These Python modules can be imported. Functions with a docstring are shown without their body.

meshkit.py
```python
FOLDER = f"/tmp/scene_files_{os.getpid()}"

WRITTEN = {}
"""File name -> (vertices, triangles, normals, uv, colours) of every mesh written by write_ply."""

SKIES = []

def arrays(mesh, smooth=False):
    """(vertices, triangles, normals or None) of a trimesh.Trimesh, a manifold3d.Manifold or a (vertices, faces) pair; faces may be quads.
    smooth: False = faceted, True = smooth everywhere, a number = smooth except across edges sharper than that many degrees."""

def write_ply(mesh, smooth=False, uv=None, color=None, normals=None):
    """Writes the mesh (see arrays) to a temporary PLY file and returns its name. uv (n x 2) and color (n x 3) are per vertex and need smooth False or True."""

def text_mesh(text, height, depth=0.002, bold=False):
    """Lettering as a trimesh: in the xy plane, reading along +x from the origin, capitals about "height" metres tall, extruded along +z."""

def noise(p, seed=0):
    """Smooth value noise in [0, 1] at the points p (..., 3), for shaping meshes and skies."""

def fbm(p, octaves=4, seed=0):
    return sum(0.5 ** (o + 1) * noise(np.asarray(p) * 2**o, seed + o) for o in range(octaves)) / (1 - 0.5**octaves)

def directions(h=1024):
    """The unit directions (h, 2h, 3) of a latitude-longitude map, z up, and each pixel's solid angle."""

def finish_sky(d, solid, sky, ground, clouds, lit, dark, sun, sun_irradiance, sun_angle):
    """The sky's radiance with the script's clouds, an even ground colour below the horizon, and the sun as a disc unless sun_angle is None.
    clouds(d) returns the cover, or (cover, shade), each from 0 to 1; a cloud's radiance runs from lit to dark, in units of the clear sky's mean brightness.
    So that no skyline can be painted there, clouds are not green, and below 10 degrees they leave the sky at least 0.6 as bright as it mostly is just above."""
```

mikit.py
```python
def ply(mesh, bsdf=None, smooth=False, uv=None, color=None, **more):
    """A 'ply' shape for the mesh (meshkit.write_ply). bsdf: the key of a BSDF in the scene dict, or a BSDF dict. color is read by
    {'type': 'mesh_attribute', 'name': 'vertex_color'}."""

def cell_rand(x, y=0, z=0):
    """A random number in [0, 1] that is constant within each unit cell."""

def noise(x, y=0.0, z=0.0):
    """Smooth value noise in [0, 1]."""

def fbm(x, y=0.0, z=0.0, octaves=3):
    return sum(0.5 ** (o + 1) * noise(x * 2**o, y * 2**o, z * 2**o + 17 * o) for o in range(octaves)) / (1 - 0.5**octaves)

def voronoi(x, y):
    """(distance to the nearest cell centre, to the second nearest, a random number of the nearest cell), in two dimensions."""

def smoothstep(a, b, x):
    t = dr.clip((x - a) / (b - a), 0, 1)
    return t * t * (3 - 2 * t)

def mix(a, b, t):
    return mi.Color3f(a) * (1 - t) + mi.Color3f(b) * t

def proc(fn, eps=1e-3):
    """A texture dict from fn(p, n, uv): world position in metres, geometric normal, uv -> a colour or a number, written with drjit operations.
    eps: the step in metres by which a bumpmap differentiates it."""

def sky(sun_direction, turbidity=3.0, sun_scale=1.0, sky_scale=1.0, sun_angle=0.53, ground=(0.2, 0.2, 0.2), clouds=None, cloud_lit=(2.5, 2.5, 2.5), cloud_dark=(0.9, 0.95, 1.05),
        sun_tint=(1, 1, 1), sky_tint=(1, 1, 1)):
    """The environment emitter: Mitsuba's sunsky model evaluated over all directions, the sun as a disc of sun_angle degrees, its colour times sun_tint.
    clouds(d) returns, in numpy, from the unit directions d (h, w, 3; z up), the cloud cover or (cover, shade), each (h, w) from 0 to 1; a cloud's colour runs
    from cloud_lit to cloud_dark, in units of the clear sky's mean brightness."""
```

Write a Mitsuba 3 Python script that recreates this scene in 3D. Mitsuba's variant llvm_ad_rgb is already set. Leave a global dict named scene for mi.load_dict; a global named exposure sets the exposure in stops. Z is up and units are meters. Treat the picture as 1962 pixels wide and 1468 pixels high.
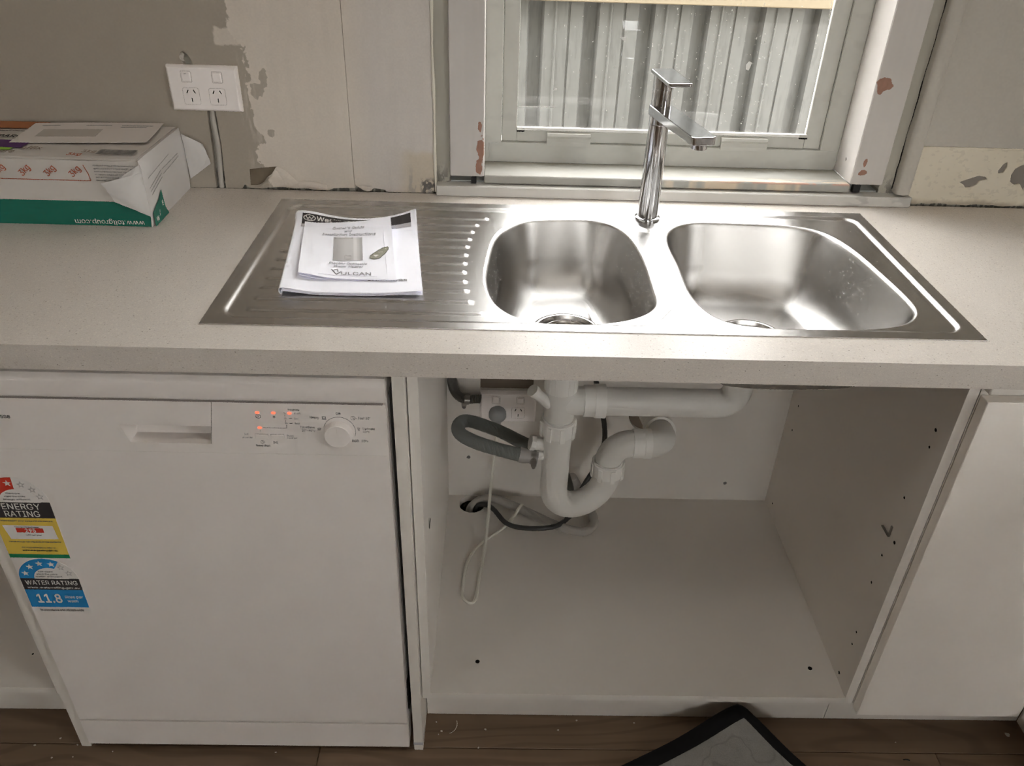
import math, random
import numpy as np, trimesh, shapely, drjit as dr, mitsuba as mi, mikit, meshkit
from shapely.geometry import Polygon, Point, box as sbox, LineString
from scipy.interpolate import CubicSpline
from scipy.spatial import Delaunay
from mikit import proc, noise, fbm, voronoi, cell_rand, smoothstep, mix
T = mi.ScalarTransform4f
rng = np.random.RandomState(7)

# ------------------------------------------------------------------ camera, sky, exposure
FOC, CX, CY, CZ = 1544.42, 0.1234, -0.9081, 1.4426
YAW, PITCH, ROLL = 0.0244, 0.5731, 0.0339
_f = np.array([math.sin(YAW)*math.cos(PITCH), math.cos(YAW)*math.cos(PITCH), -math.sin(PITCH)])
_r = np.array([math.cos(YAW), -math.sin(YAW), 0.0])
_u = np.cross(_r, _f)
_up = -math.sin(ROLL)*_r + math.cos(ROLL)*_u
_o = np.array([CX, CY, CZ])
scene, labels = {}, {}
scene['camera'] = {'type': 'perspective', 'fov_axis': 'x', 'fov': 2*math.degrees(math.atan(981/FOC)), 'near_clip': 0.02, 'far_clip': 200.0,
                   'to_world': T().look_at(origin=_o.tolist(), target=(_o+_f).tolist(), up=_up.tolist())}

def overcast(d):
    return np.ones(d.shape[:2]), 0.30*(1-np.clip(d[..., 2], 0, 1))
scene['sky'] = mikit.sky((0.35, 0.5, 0.79), turbidity=4, sun_scale=0.0, sky_scale=1.0, ground=(0.22, 0.21, 0.2), clouds=overcast,
                         cloud_lit=(1.0, 0.985, 0.955), cloud_dark=(0.62, 0.615, 0.60))
exposure = 6.88
LAMP = (.058, .0555, .0515)        # the ceiling lamps' glow

# ------------------------------------------------------------------ materials
def rgb(*c): return {'type': 'rgb', 'value': list(c)}
def P(color, rough=0.5, spec=0.5, metallic=0.0, **k):
    c = color if isinstance(color, dict) else rgb(*color)
    return {'type': 'principled', 'base_color': c, 'roughness': rough, 'specular': spec, 'metallic': metallic, **k}
def mat(name, b, two=True):
    scene[name] = {'type': 'twosided', 'b': b} if two else b
    return name

mat('m_white', P((.665, .635, .595), .45, .4))
mat('m_white_edge', P((.66, .63, .585), .5, .4))
mat('m_door', P((.82, .785, .74), .35, .45))
mat('m_gloss_white', P((.72, .685, .66), .28, .5))
mat('m_plastic_white', P((.74, .72, .69), .35, .5))
mat('m_pvc', P((.66, .65, .62), .38, .45))
mat('m_pvc_nut', P((.74, .73, .70), .42, .45))
mat('m_socket', P((.85, .81, .79), .35, .5))
mat('m_black', P((.012, .012, .012), .6, .3))
mat('m_ink', P((.035, .034, .034), .7, .2))
mat('m_ink_soft', P((.16, .155, .15), .7, .2))
mat('m_ink_text', P((.23, .225, .24), .7, .2)); mat('m_ink_faint', P((.60, .60, .64), .7, .2))
mat('m_ink_grey', P((.30, .29, .28), .7, .2))
mat('m_seam', P((.22, .20, .19), .7, .2)); mat('m_seam_light', P((.47, .44, .42), .6, .3))
mat('m_slot', P((.01, .01, .01), .8, .1))
mat('m_chrome', {'type': 'roughconductor', 'material': 'none', 'alpha': 0.014, 'distribution': 'beckmann', 'specular_reflectance': rgb(.68, .69, .71)})
mat('m_steel_bolt', {'type': 'roughconductor', 'material': 'Cr', 'alpha': 0.2})
mat('m_clamp', P((.30, .29, .27), .35, .5, 0.9))
mat('m_rubber', P((.040, .042, .042), .4, .45))
mat('m_hose_grey', P((.17, .18, .17), .5, .4))
mat('m_hose_pale', P((.36, .345, .32), .5, .4))
mat('m_conduit', P((.14, .135, .125), .55, .3))
mat('m_cuff', P((.33, .32, .31), .5, .4))
mat('m_cable', P((.66, .64, .58), .45, .4))
mat('m_cable_grey', P((.42, .40, .365), .5, .3))
mat('m_plug', P((.27, .28, .28), .4, .4))
mat('m_wood_dark', P((.17, .14, .11), .8, .2))
mat('m_card', P((.50, .41, .30), .85, .15))
mat('m_red', P((.50, .045, .03), .5, .3))
mat('m_yellow', P((.68, .50, .085), .5, .3))
mat('m_green_lbl', P((.02, .20, .09), .5, .3))
mat('m_blue', P((.025, .22, .50), .5, .3))
mat('m_lbl_white', P((.70, .68, .66), .5, .3))
mat('m_orange_ink', P((.38, .095, .045), .6, .2))
mat('m_bag_orange', P((.36, .14, .06), .6, .2))
mat('m_bag_purple', P((.09, .035, .13), .6, .2))
mat('m_bag_lime', P((.25, .45, .06), .6, .2))
mat('m_led', {'type': 'diffuse', 'reflectance': rgb(.5, .1, .05)})
mat('m_mat_binding', P((.010, .010, .011), .95, .15))
mat('m_film', P((.42, .39, .36), .25, .5))
mat('m_paper', P((.88, .89, .96), .6, .25))
mat('m_paper_env', P((.62, .575, .545), .7, .2))
mat('m_flake', P((.50, .47, .43), .8, .2))
mat('m_fob', P((.30, .30, .24), .35, .5))
mat('m_ground', P((.30, .28, .25), .95, .1))
mat('m_pick_white', P((.8, .8, .78), .6, .3))
mat('m_dark_band', P((.036, .033, .035), .5, .3))
mat('m_print_grey', P((.42, .41, .43), .6, .2))

def wob(a, b, s, k=1.0): return (fbm(a*s, b*s, 3.1, 4) - .5)*k
def paint_chip(x, z, cx, cz, rx, rz, n=90.0):
    d = dr.sqrt(dr.square((x-cx)/rx) + dr.square((z-cz)/rz)) + (fbm(x*n, z*n, 1.7, 3)-.5)*1.3
    return 1 - smoothstep(.82, .95, d)

def wall_left_fn(p, n, uv):
    x, z = p.x, p.z
    taupe = mix((.345, .308, .258), (.375, .338, .285), fbm(x*3, z*3, 0., 3))
    plast = mix((.59, .535, .475), (.64, .585, .52), fbm(x*5, z*5, 2., 4))
    lil = mix((.555, .515, .485), (.60, .565, .525), fbm(x*7, z*5, 4., 4))
    plast = mix(plast, lil, smoothstep(-.16, -.10, x))
    streak = fbm(x*70, z*9, 0., 3)
    plast = plast * (0.965 + .07*streak)
    cream = smoothstep(.0, .02, .985 - z + wob(x, z, 30, .03))*smoothstep(-.08, -.04, x)
    plast = mix(plast, (.52, .455, .36), cream*.8)
    xb = -.352 + .019*smoothstep(1.19, 1.15, z) + .004*smoothstep(1.12, 1.05, z) + .008*smoothstep(1.03, 1.0, z) - .012*smoothstep(.99, .97, z) + .018*smoothstep(.955, .93, z)
    xb = xb + wob(x, z, 55, .026) + wob(x, z, 260, .010)
    t = smoothstep(-.0012, .0012, x - xb)
    pale = smoothstep(1.158, 1.162, z + wob(x, z, 120, .012))*smoothstep(1.19, 1.186, z + wob(x, z, 90, .012))*smoothstep(-.383, -.378, x + wob(x, z, 90, .01))
    t = dr.maximum(t, pale*.85)
    b1 = paint_chip(x, z, -.305, 1.105, .008, .017, 140.)
    b2 = paint_chip(x, z, -.318, 1.083, .012, .016, 140.)
    b3 = paint_chip(x, z, -.303, 1.007, .008, .008, 160.)
    t = t*(1-.85*dr.maximum(dr.maximum(b1, b2), b3))
    dry = smoothstep(.56, .75, fbm(x*130, z*22, 9., 3))*smoothstep(.03, .0, dr.abs(x - xb))
    t = dr.clip(t + dry*.35*(1-t), 0, 1)
    c = mix(taupe, plast, t)
    # mould at the bottom right of the sheet
    m = smoothstep(.935, .915, z + wob(x, z, 60, .02))*smoothstep(-.032, -.022, x)
    sp = smoothstep(.40, .56, fbm(x*240, z*240, 5., 3))
    c = mix(c, (.10, .095, .09), m*sp*.9)
    m2 = smoothstep(.965, .92, z)*smoothstep(-.11, -.03, x)*smoothstep(.55, .75, fbm(x*170, z*40, 7., 3))
    c = mix(c, (.27, .27, .27), m2*.5)
    fine = noise(x*420, z*420, 0.)
    return c*(.975 + .05*fine)
mat('m_wall_left', P(proc(wall_left_fn), .75, .25))

def wall_right_fn(p, n, uv):
    x, z = p.x, p.z
    a = mix((.46, .44, .40), (.50, .475, .43), fbm(x*4, z*4, 1., 3))
    return a*(.98 + .04*noise(x*300, z*300))
mat('m_wall_right', P(proc(wall_right_fn), .7, .25))
def band_fn(p, n, uv):
    x, z = p.x, p.z
    a = mix((.66, .61, .50), (.72, .67, .57), fbm(x*12, z*20, 1., 4))
    c = smoothstep(.62, .72, fbm(x*110, z*150, 3., 3))*.16
    a = mix(a, (.30, .27, .22), c)
    low = smoothstep(.915, .905, z + wob(x, z, 70, .012))
    return mix(a, (.30, .25, .18), low*.6)
mat('m_wall_band', P(proc(band_fn), .8, .2))
def back_fn(p, n, uv):
    x, z = p.x, p.z
    return mix((.20, .165, .125), (.30, .26, .20), fbm(x*40, z*40, 0., 4))
mat('m_backing', P(proc(back_fn), .9, .1))
def exposed_fn(p, n, uv):
    return mix((.145, .115, .082), (.21, .175, .13), fbm(p.x*60, p.z*60, 0., 4))
mat('m_exposed', P(proc(exposed_fn), .9, .1))
def recess_fn(p, n, uv):
    x, z = p.x, p.z
    a = mix((.43, .41, .36), (.37, .36, .31), fbm(x*30, z*8, 0., 4))
    m = smoothstep(.97, .91, z)*smoothstep(.42, .6, fbm(x*200, z*120, 0., 3))
    return mix(a, (.12, .115, .105), m*.85)
mat('m_recess', P(proc(recess_fn), .8, .2))

def jamb_fn(p, n, uv):
    x, z = p.x, p.z
    a = mix((.52, .495, .475), (.555, .53, .505), fbm(x*6, z*4, 0., 3))
    a = a*(.985 + .03*noise(x*150, z*12))
    ch = dr.maximum(paint_chip(x, z, .0865, .985, .0085, .030, 120.), paint_chip(x, z, .085, 1.03, .004, .010, 150.))
    ch = dr.maximum(ch, paint_chip(x, z, .083, .955, .006, .014, 150.))
    c2 = dr.maximum(paint_chip(x, z, .815, 1.125, .016, .012, 90.), paint_chip(x, z, .809, 1.118, .008, .010, 90.))
    c2 = dr.maximum(c2, paint_chip(x, z, .817, .982, .004, .008, 150.))
    c2 = dr.maximum(c2, paint_chip(x, z, .818, .963, .009, .007, 140.))
    red = mix((.33, .175, .125), (.27, .145, .10), fbm(x*200, z*120, 0., 3))
    front = smoothstep(.608, .606, p.y)
    return mix(a, red, dr.maximum(ch, c2)*front)
mat('m_jamb', P(proc(jamb_fn), .5, .35))
def sill_fn(p, n, uv):
    x, y, z = p.x, p.y, p.z
    a = mix((.40, .40, .375), (.34, .33, .29), fbm(x*14, y*40, 0., 4))
    dirt = smoothstep(.660, .688, y + wob(x, y, 40, .03))*.5
    a = mix(a, (.22, .20, .15), dirt)
    w = smoothstep(.40, .47, x)*smoothstep(.635, .605, y + wob(x, y, 25, .03))
    bare = smoothstep(.38, .55, fbm(x*30, y*160, 5., 3))
    a = mix(a, (.62, .52, .40), w*bare)
    pk = smoothstep(.50, .60, x)*smoothstep(.616, .606, y + wob(x, y, 40, .012))*smoothstep(.42, .52, fbm(x*40, y*60, 8., 3))
    return mix(a, (.50, .30, .23), pk*.8*smoothstep(.9340, .9375, z))
mat('m_sill', P(proc(sill_fn), .55, .3))
def frame_fn(p, n, uv):
    x, z = p.x, p.z
    a = mix((.50, .50, .462), (.53, .53, .495), fbm(x*5, z*5, 0., 3))
    d = smoothstep(.5, .8, fbm(x*25, z*40, 2., 4))*.07
    return a*(1-d)
mat('m_frame', P(proc(frame_fn), .4, .45))
mat('m_rail_white', P((.85, .85, .82), .4, .4))
def board_fn(p, n, uv):
    x, y, z = p.x, p.y, p.z
    a = mix((.56, .55, .52), (.60, .585, .55), fbm(x*6, z*20, 0., 3))
    s = smoothstep(.78, .82, x)*smoothstep(.5, .62, fbm(x*35, z*60, 4., 3))
    return mix(a, (.36, .35, .33), s*.55)
mat('m_board', P(proc(board_fn), .3, .5))

def top_fn(p, n, uv):
    x, y, z = p.x, p.y, p.z
    w = y + z*1.37
    base = mix((.545, .507, .466), (.575, .537, .496), fbm(x*9, w*9, 0., 3))
    g1 = cell_rand(x*760, w*760, 1)
    base = base*(.955 + .09*g1)
    d1, d2, r = voronoi(x*170, w*170)
    dark = (1 - smoothstep(.10, .26, d1))*smoothstep(.80, .84, r)
    lite = (1 - smoothstep(.12, .30, d1))*smoothstep(.24, .20, r)
    base = mix(base, (.33, .285, .23), dark*.42)
    base = mix(base, (.66, .62, .55), lite*.5)
    e1, e2, q = voronoi(x*55, w*55)
    big = (1 - smoothstep(.030, .065, e1))*smoothstep(.90, .93, q)
    return mix(base, (.12, .10, .08), big*.8)
mat('m_worktop', P(proc(top_fn), .34, .42))

def floor_fn(p, n, uv):
    x, y = p.x, p.y
    row = dr.floor((y+5.3)/.19)
    k = cell_rand(row, dr.floor((x + 2.6 + .437*(row - 3*dr.floor(row/3.)))/1.2), 3)
    g = fbm(x*2.4 + k*19, y*46 + 2.0*fbm(x*1.6, y*6 + k*7, 0., 3), k*5, 4)
    ring = .5 + .5*dr.sin(40*(y*3.1 + fbm(x*1.5, y*7, k*3, 3)*1.2))
    a = mix((.125, .085, .056), (.235, .165, .112), g)
    a = mix(a, (.085, .058, .040), smoothstep(.75, 1., ring)*.35)
    return a*(.85 + .3*k)
mat('m_floor', P(proc(floor_fn), .5, .35))
mat('m_floor_gap', P((.03, .022, .016), .8, .1))

def felt_fn(p, n, uv):
    x, y, z = p.x, p.y, p.z
    a = mix((.225, .225, .210), (.30, .295, .28), fbm(x*60, y*60, z*60, 4))
    l = dr.abs(fbm(x*14+3, y*14, z*14, 3) - .5)
    return mix((.222, .218, .206), a, smoothstep(.0, .02, l))*(.9+.2*noise(x*900, y*900, z*900))
mat('m_felt', P(proc(felt_fn), .95, .1))

def fence_fn(p, n, uv):
    x, z = p.x, p.z
    a = mix((.128, .130, .125), (.139, .141, .135), fbm(x*3, z*2, 0., 3))
    s = smoothstep(.55, .8, fbm(x*90, z*14, 1., 3))*.15
    return a*(1 - s)
mat('m_fence', P(proc(fence_fn), .5, .4))
def timber_fn(p, n, uv):
    x, z = p.x, p.z
    return mix((.20, .165, .115), (.25, .215, .155), fbm(x*3, z*80, p.y*40, 4))
mat('m_timber', P(proc(timber_fn), .8, .2))

def steel_fn(p, n, uv): return .97 + .03*noise(p.x*8, p.y*900, p.z*900)
scene['m_steel'] = {'type': 'twosided', 'b': {'type': 'roughconductor', 'material': 'none', 'alpha_u': 0.12, 'alpha_v': 0.25, 'distribution': 'beckmann', 'specular_reflectance': rgb(.62, .612, .60)}}
scene['m_steel_strainer'] = {'type': 'twosided', 'b': {'type': 'roughconductor', 'material': 'none', 'alpha': 0.09, 'specular_reflectance': rgb(.64, .63, .62)}}
scene['m_glass'] = {'type': 'thindielectric', 'int_ior': 1.5}
scene['m_water'] = {'type': 'dielectric', 'int_ior': 1.33}
def heater_fn(p, n, uv):
    u, v = uv.x, uv.y
    a = mix((.40, .39, .39), (.55, .54, .54), smoothstep(0., .5, u))
    hl = smoothstep(.66, .72, u)*smoothstep(.84, .78, u)
    a = mix(a, (.72, .71, .71), hl*.8)
    a = mix(a, (.33, .33, .33), smoothstep(.84, .95, u)*.6)
    return a*(.9 + .12*v)
mat('m_heater_print', P(proc(heater_fn), .6, .2))

# ------------------------------------------------------------------ helpers
count = {}
def key(parent, name):
    full = f'{parent}__{name}' if parent else name
    n = count.get(full, 0); count[full] = n + 1
    return full if n == 0 else f'{full}_{n:03d}'
def put(parent, name, mesh, m, smooth=False, label=None, uv=None, cat=None, group=None, kind=None):
    k = key(parent, name)
    scene[k] = mikit.ply(mesh, m, smooth=smooth, uv=uv)
    tag(k, label, cat, group, kind)
    return k
def tag(k, label=None, cat=None, group=None, kind=None):
    d = {a: b for a, b in dict(label=label, category=cat, group=group, kind=kind).items() if b}
    if d: labels[k] = d
def thing(name, label, cat, group=None):
    k = key(None, name); tag(k, label, cat, group); return k
def cat_(ms): return trimesh.util.concatenate(ms)

def box(x0, x1, y0, y1, z0, z1, c=0.0):
    if c <= 0:
        m = trimesh.creation.box(extents=(x1-x0, y1-y0, z1-z0)); m.apply_translation(((x0+x1)/2, (y0+y1)/2, (z0+z1)/2)); return m
    pts = []
    for x, sx in ((x0, 1), (x1, -1)):
        for y, sy in ((y0, 1), (y1, -1)):
            for z, sz in ((z0, 1), (z1, -1)):
                pts += [(x+sx*c, y+sy*c, z), (x+sx*c, y, z+sz*c), (x, y+sy*c, z+sz*c)]
    return trimesh.convex.convex_hull(np.array(pts))
def rbox(x0, x1, y0, y1, z0, z1, r, n=12):
    s = trimesh.creation.uv_sphere(r, count=[n, n]).vertices
    pts = [s + (x, y, z) for x in (x0+r, x1-r) for y in (y0+r, y1-r) for z in (z0+r, z1-r)]
    return trimesh.convex.convex_hull(np.vstack(pts))
def extr(poly, h):
    gs = getattr(poly, 'geoms', [poly])
    return cat_([trimesh.creation.extrude_polygon(g, h, engine='earcut') for g in gs])
def xz(poly, yfront, depth):
    """outline in (x, z), from y = yfront going back by depth"""
    m = extr(poly, depth); v = m.vertices.copy()
    m.vertices = np.c_[v[:, 0], yfront + depth - v[:, 2], v[:, 1]]
    return m
def xy(poly, z0, h):
    m = extr(poly, h); m.apply_translation((0, 0, z0)); return m
def yz(poly, x0, h):
    m = extr(poly, h); v = m.vertices.copy(); m.vertices = np.c_[x0 + v[:, 2], v[:, 0], v[:, 1]]; return m
def spline(pts, n=80):
    p = np.array(pts, float); t = np.r_[0, np.cumsum(np.linalg.norm(np.diff(p, axis=0), axis=1))]
    return CubicSpline(t, p)(np.linspace(0, t[-1], n))
def tube(pts, r, sides=16, cap=True):
    p = np.array(pts, float); n = len(p); r = np.broadcast_to(r, (n,))
    t = np.gradient(p, axis=0); t /= np.linalg.norm(t, axis=1, keepdims=True)
    a = np.cross(t[0], [0, 0, 1.] if abs(t[0][2]) < .9 else [1., 0, 0]); a /= np.linalg.norm(a)
    A = []
    for i in range(n):
        a = a - t[i]*np.dot(a, t[i]); a /= np.linalg.norm(a); A.append(a)
    A = np.array(A); B = np.cross(t, A); th = np.arange(sides)*2*np.pi/sides
    v = (p[:, None] + r[:, None, None]*(np.cos(th)[None, :, None]*A[:, None] + np.sin(th)[None, :, None]*B[:, None])).reshape(-1, 3)
    i, j = np.meshgrid(np.arange(n-1), np.arange(sides), indexing='ij'); k = (j+1) % sides
    q = np.stack([i*sides+j, i*sides+k, (i+1)*sides+k, (i+1)*sides+j], -1).reshape(-1, 4)
    f = np.vstack([q[:, [0, 1, 2]], q[:, [0, 2, 3]]])
    if cap:
        c0, c1 = len(v), len(v)+1; v = np.vstack([v, p[0], p[-1]]); j = np.arange(sides); k = (j+1) % sides
        f = np.vstack([f, np.c_[k, j, j*0+c0], np.c_[(n-1)*sides+j, (n-1)*sides+k, j*0+c1]])
    return trimesh.Trimesh(v, f, process=False)
def corrugated(pts, r, amp, pitch, sides=18, n=60):
    c = spline(pts, n*4); L = np.linalg.norm(np.diff(c, axis=0), axis=1).sum(); m = int(L/pitch*4)
    s = np.r_[0, np.cumsum(np.linalg.norm(np.diff(c, axis=0), axis=1))]; q = np.linspace(0, L, m)
    p = np.c_[[np.interp(q, s, c[:, k]) for k in range(3)]].T
    return tube(p, r + amp*np.sin(np.arange(m)*np.pi/2), sides)
def lathe(prof, c=(0, 0, 0), sides=48, axis=(0, 0, 1)):
    """prof: (radius, height) pairs, revolved about the axis through c"""
    m = trimesh.creation.revolve(np.array(prof, float), sections=sides)
    if tuple(axis) != (0, 0, 1): m.apply_transform(trimesh.geometry.align_vectors((0, 0, 1), axis))
    m.apply_translation(c)
    return m
def cyl(a, b, r, sides=32, c=0.0):
    a, b = np.array(a, float), np.array(b, float); L = np.linalg.norm(b-a)
    prof = [(0, 0), (r-c, 0), (r, c), (r, L-c), (r-c, L), (0, L)] if c else [(0, 0), (r, 0), (r, L), (0, L)]
    return lathe(prof, a, sides, (b-a)/L)
def ring(a, axis, r0, r1, h, sides=40):
    return lathe([(r0, 0), (r1, 0), (r1, h), (r0, h), (r0, 0)], a, sides, axis)

def words(text, h, width=None, bold=False, shear=0.0, depth=.0003, align='l'):
    m = meshkit.text_mesh(text, h, .002, bold); v = m.vertices.copy()
    v[:, 2] *= depth/.002
    v[:, 0] += shear*v[:, 1]
    w = v[:, 0].max()
    if width: v[:, 0] *= width/w; w = width
    if align == 'c': v[:, 0] -= w/2
    if align == 'r': v[:, 0] -= w
    m.vertices = v
    return m
def plane(m, o, ex, ey):
    ex, ey = np.array(ex, float), np.array(ey, float); n = np.cross(ex, ey); n /= np.linalg.norm(n)
    v = m.vertices; m = m.copy(); m.vertices = np.array(o, float) + v[:, :1]*ex + v[:, 1:2]*ey + v[:, 2:3]*n
    return m
def star(cx, cy, r, a0=90):
    return Polygon([(cx + (r if i % 2 == 0 else r*.4)*math.cos(math.radians(a0+36*i)), cy + (r if i % 2 == 0 else r*.4)*math.sin(math.radians(a0+36*i))) for i in range(10)])
def strip(pts, w): return LineString(pts).buffer(w/2, cap_style=2)
def sheet(fn, nu, nv, th, uvr=((0, 1), (0, 1))):
    """closed thin solid over a parameter grid: fn(u, v) -> points; thickness along -normal"""
    u, v = np.meshgrid(np.linspace(*uvr[0], nu), np.linspace(*uvr[1], nv), indexing='ij')
    p = fn(u, v)
    du, dv = np.gradient(p, axis=0), np.gradient(p, axis=1); nn = np.cross(du, dv); nn /= np.linalg.norm(nn, axis=-1, keepdims=True) + 1e-12
    top, bot = p.reshape(-1, 3), (p - nn*th).reshape(-1, 3); N = nu*nv
    i, j = np.meshgrid(np.arange(nu-1), np.arange(nv-1), indexing='ij')
    q = np.stack([i*nv+j, (i+1)*nv+j, (i+1)*nv+j+1, i*nv+j+1], -1).reshape(-1, 4)
    e = [k*nv for k in range(nu)] + [(nu-1)*nv+k for k in range(1, nv)] + [k*nv+nv-1 for k in range(nu-2, -1, -1)] + [k for k in range(nv-2, 0, -1)]
    e = np.array(e); e2 = np.roll(e, -1)
    quads = np.vstack([q, q[:, ::-1]+N, np.c_[e2, e, e+N, e2+N]])
    return trimesh.Trimesh(np.vstack([top, bot]), np.vstack([quads[:, [0, 1, 2]], quads[:, [0, 2, 3]]]), process=False)

H, D = 0.90, 0.6037          # worktop height, face of the wall
# ================================================================== THE ROOM
XL, XR, YR, ZC = -2.6, 1.75, -5.3, 2.5
S = 'structure'
def pane(x0, x1, y, z0, z1): return trimesh.Trimesh([(x0, y, z0), (x1, y, z0), (x1, y, z1), (x0, y, z1)], [(0, 1, 2), (0, 2, 3)], process=False)
fl = put(None, 'floor', box(XL-.1, XR+.1, YR-.1, .70, -.10, -.012), 'm_floor_gap', label='brown timber-look plank floor under the kitchen units', kind=S)
row = 0; y = YR
while y < .60:
    x = XL - .437*(row % 3)
    while x < XR:
        a, b = max(x, XL), min(x+1.2, XR)
        if b - a > .02: put(fl, 'plank', box(a+.0006, b-.0006, y+.0006, min(y+.19, .612)-.0006, -.012, 0.0, .0012), 'm_floor')
        x += 1.2
    y += .19; row += 1
mat('m_ceiling', P((.72, .70, .67), .8, .2)); mat('m_room', P((.50, .46, .40), .8, .2))
put(None, 'ceiling', box(XL-.15, XR+.15, YR-.15, .75, ZC, ZC+.1), 'm_ceiling', label='flat white ceiling', kind=S)
put(None, 'wall_left', box(XL-.12, XL, YR, .75, -.1, ZC), 'm_room', label='plain beige wall at the left end of the kitchen', kind=S)
put(None, 'wall_right', yz(sbox(YR, -.1, .75, ZC).difference(sbox(-1.68, 1.00, -1.0, 2.05)), XR, .12), 'm_room', label='plain beige wall at the right end of the kitchen', kind=S)
rear = sbox(XL-.12, -.1, XR+.12, ZC).difference(sbox(.00, .95, 1.36, 2.15))
put(None, 'wall_rear', xz(rear, YR-.12, .12), 'm_room', label='beige wall behind the viewer with one window', kind=S)
def side_window(n, axis, at, a0, a1, z0, z1, lab):
    f = .05
    fr = [(a0, a0+f, z0, z1), (a1-f, a1, z0, z1), (a0+f, a1-f, z0, z0+f), (a0+f, a1-f, z1-f, z1)]
    q = pane(a0+f, a1-f, 0, z0+f, z1-f)
    if axis == 'y': fm = cat_([box(b0, b1, at-.05, at+.05, c0, c1) for b0, b1, c0, c1 in fr]); q.vertices[:, 1] = at
    else:
        fm = cat_([box(at-.05, at+.05, b0, b1, c0, c1) for b0, b1, c0, c1 in fr]); v = q.vertices.copy(); q.vertices = np.c_[np.full(len(v), at), v[:, 0], v[:, 2]]
    k_ = put(None, f'window_{n}', fm, 'm_frame', label=lab, kind=S); put(k_, 'pane', q, 'm_glass')
side_window(2, 'y', YR-.06, .00, 1.36, .95, 2.15, 'white framed window in the wall behind the viewer')
side_window(3, 'x', XR+.06, -1.68, -1.0, 1.00, 2.05, 'white window in the right wall')
# two round ceiling lamps above the floor in front of the units
for lx, ly, ll in ((-.70, -.55, 'round white ceiling lamp above the dishwasher'), (.60, -.70, 'round white ceiling lamp above the sink cabinet')):
    lk = thing('ceiling_lamp', ll, 'lamp')
    put(lk, 'base', cyl((lx, ly, 2.47), (lx, ly, 2.4999), .21, 48, .004), 'm_gloss_white', smooth=35)
    k = key(lk, 'diffuser'); scene[k] = {**mikit.ply(lathe([(0, 2.405), (.10, 2.411), (.165, 2.430), (.195, 2.469), (0, 2.469)], (lx, ly, 0), 48), 'm_plastic_white', smooth=35), 'emitter': {'type': 'area', 'radiance': rgb(*LAMP)}}
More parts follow.
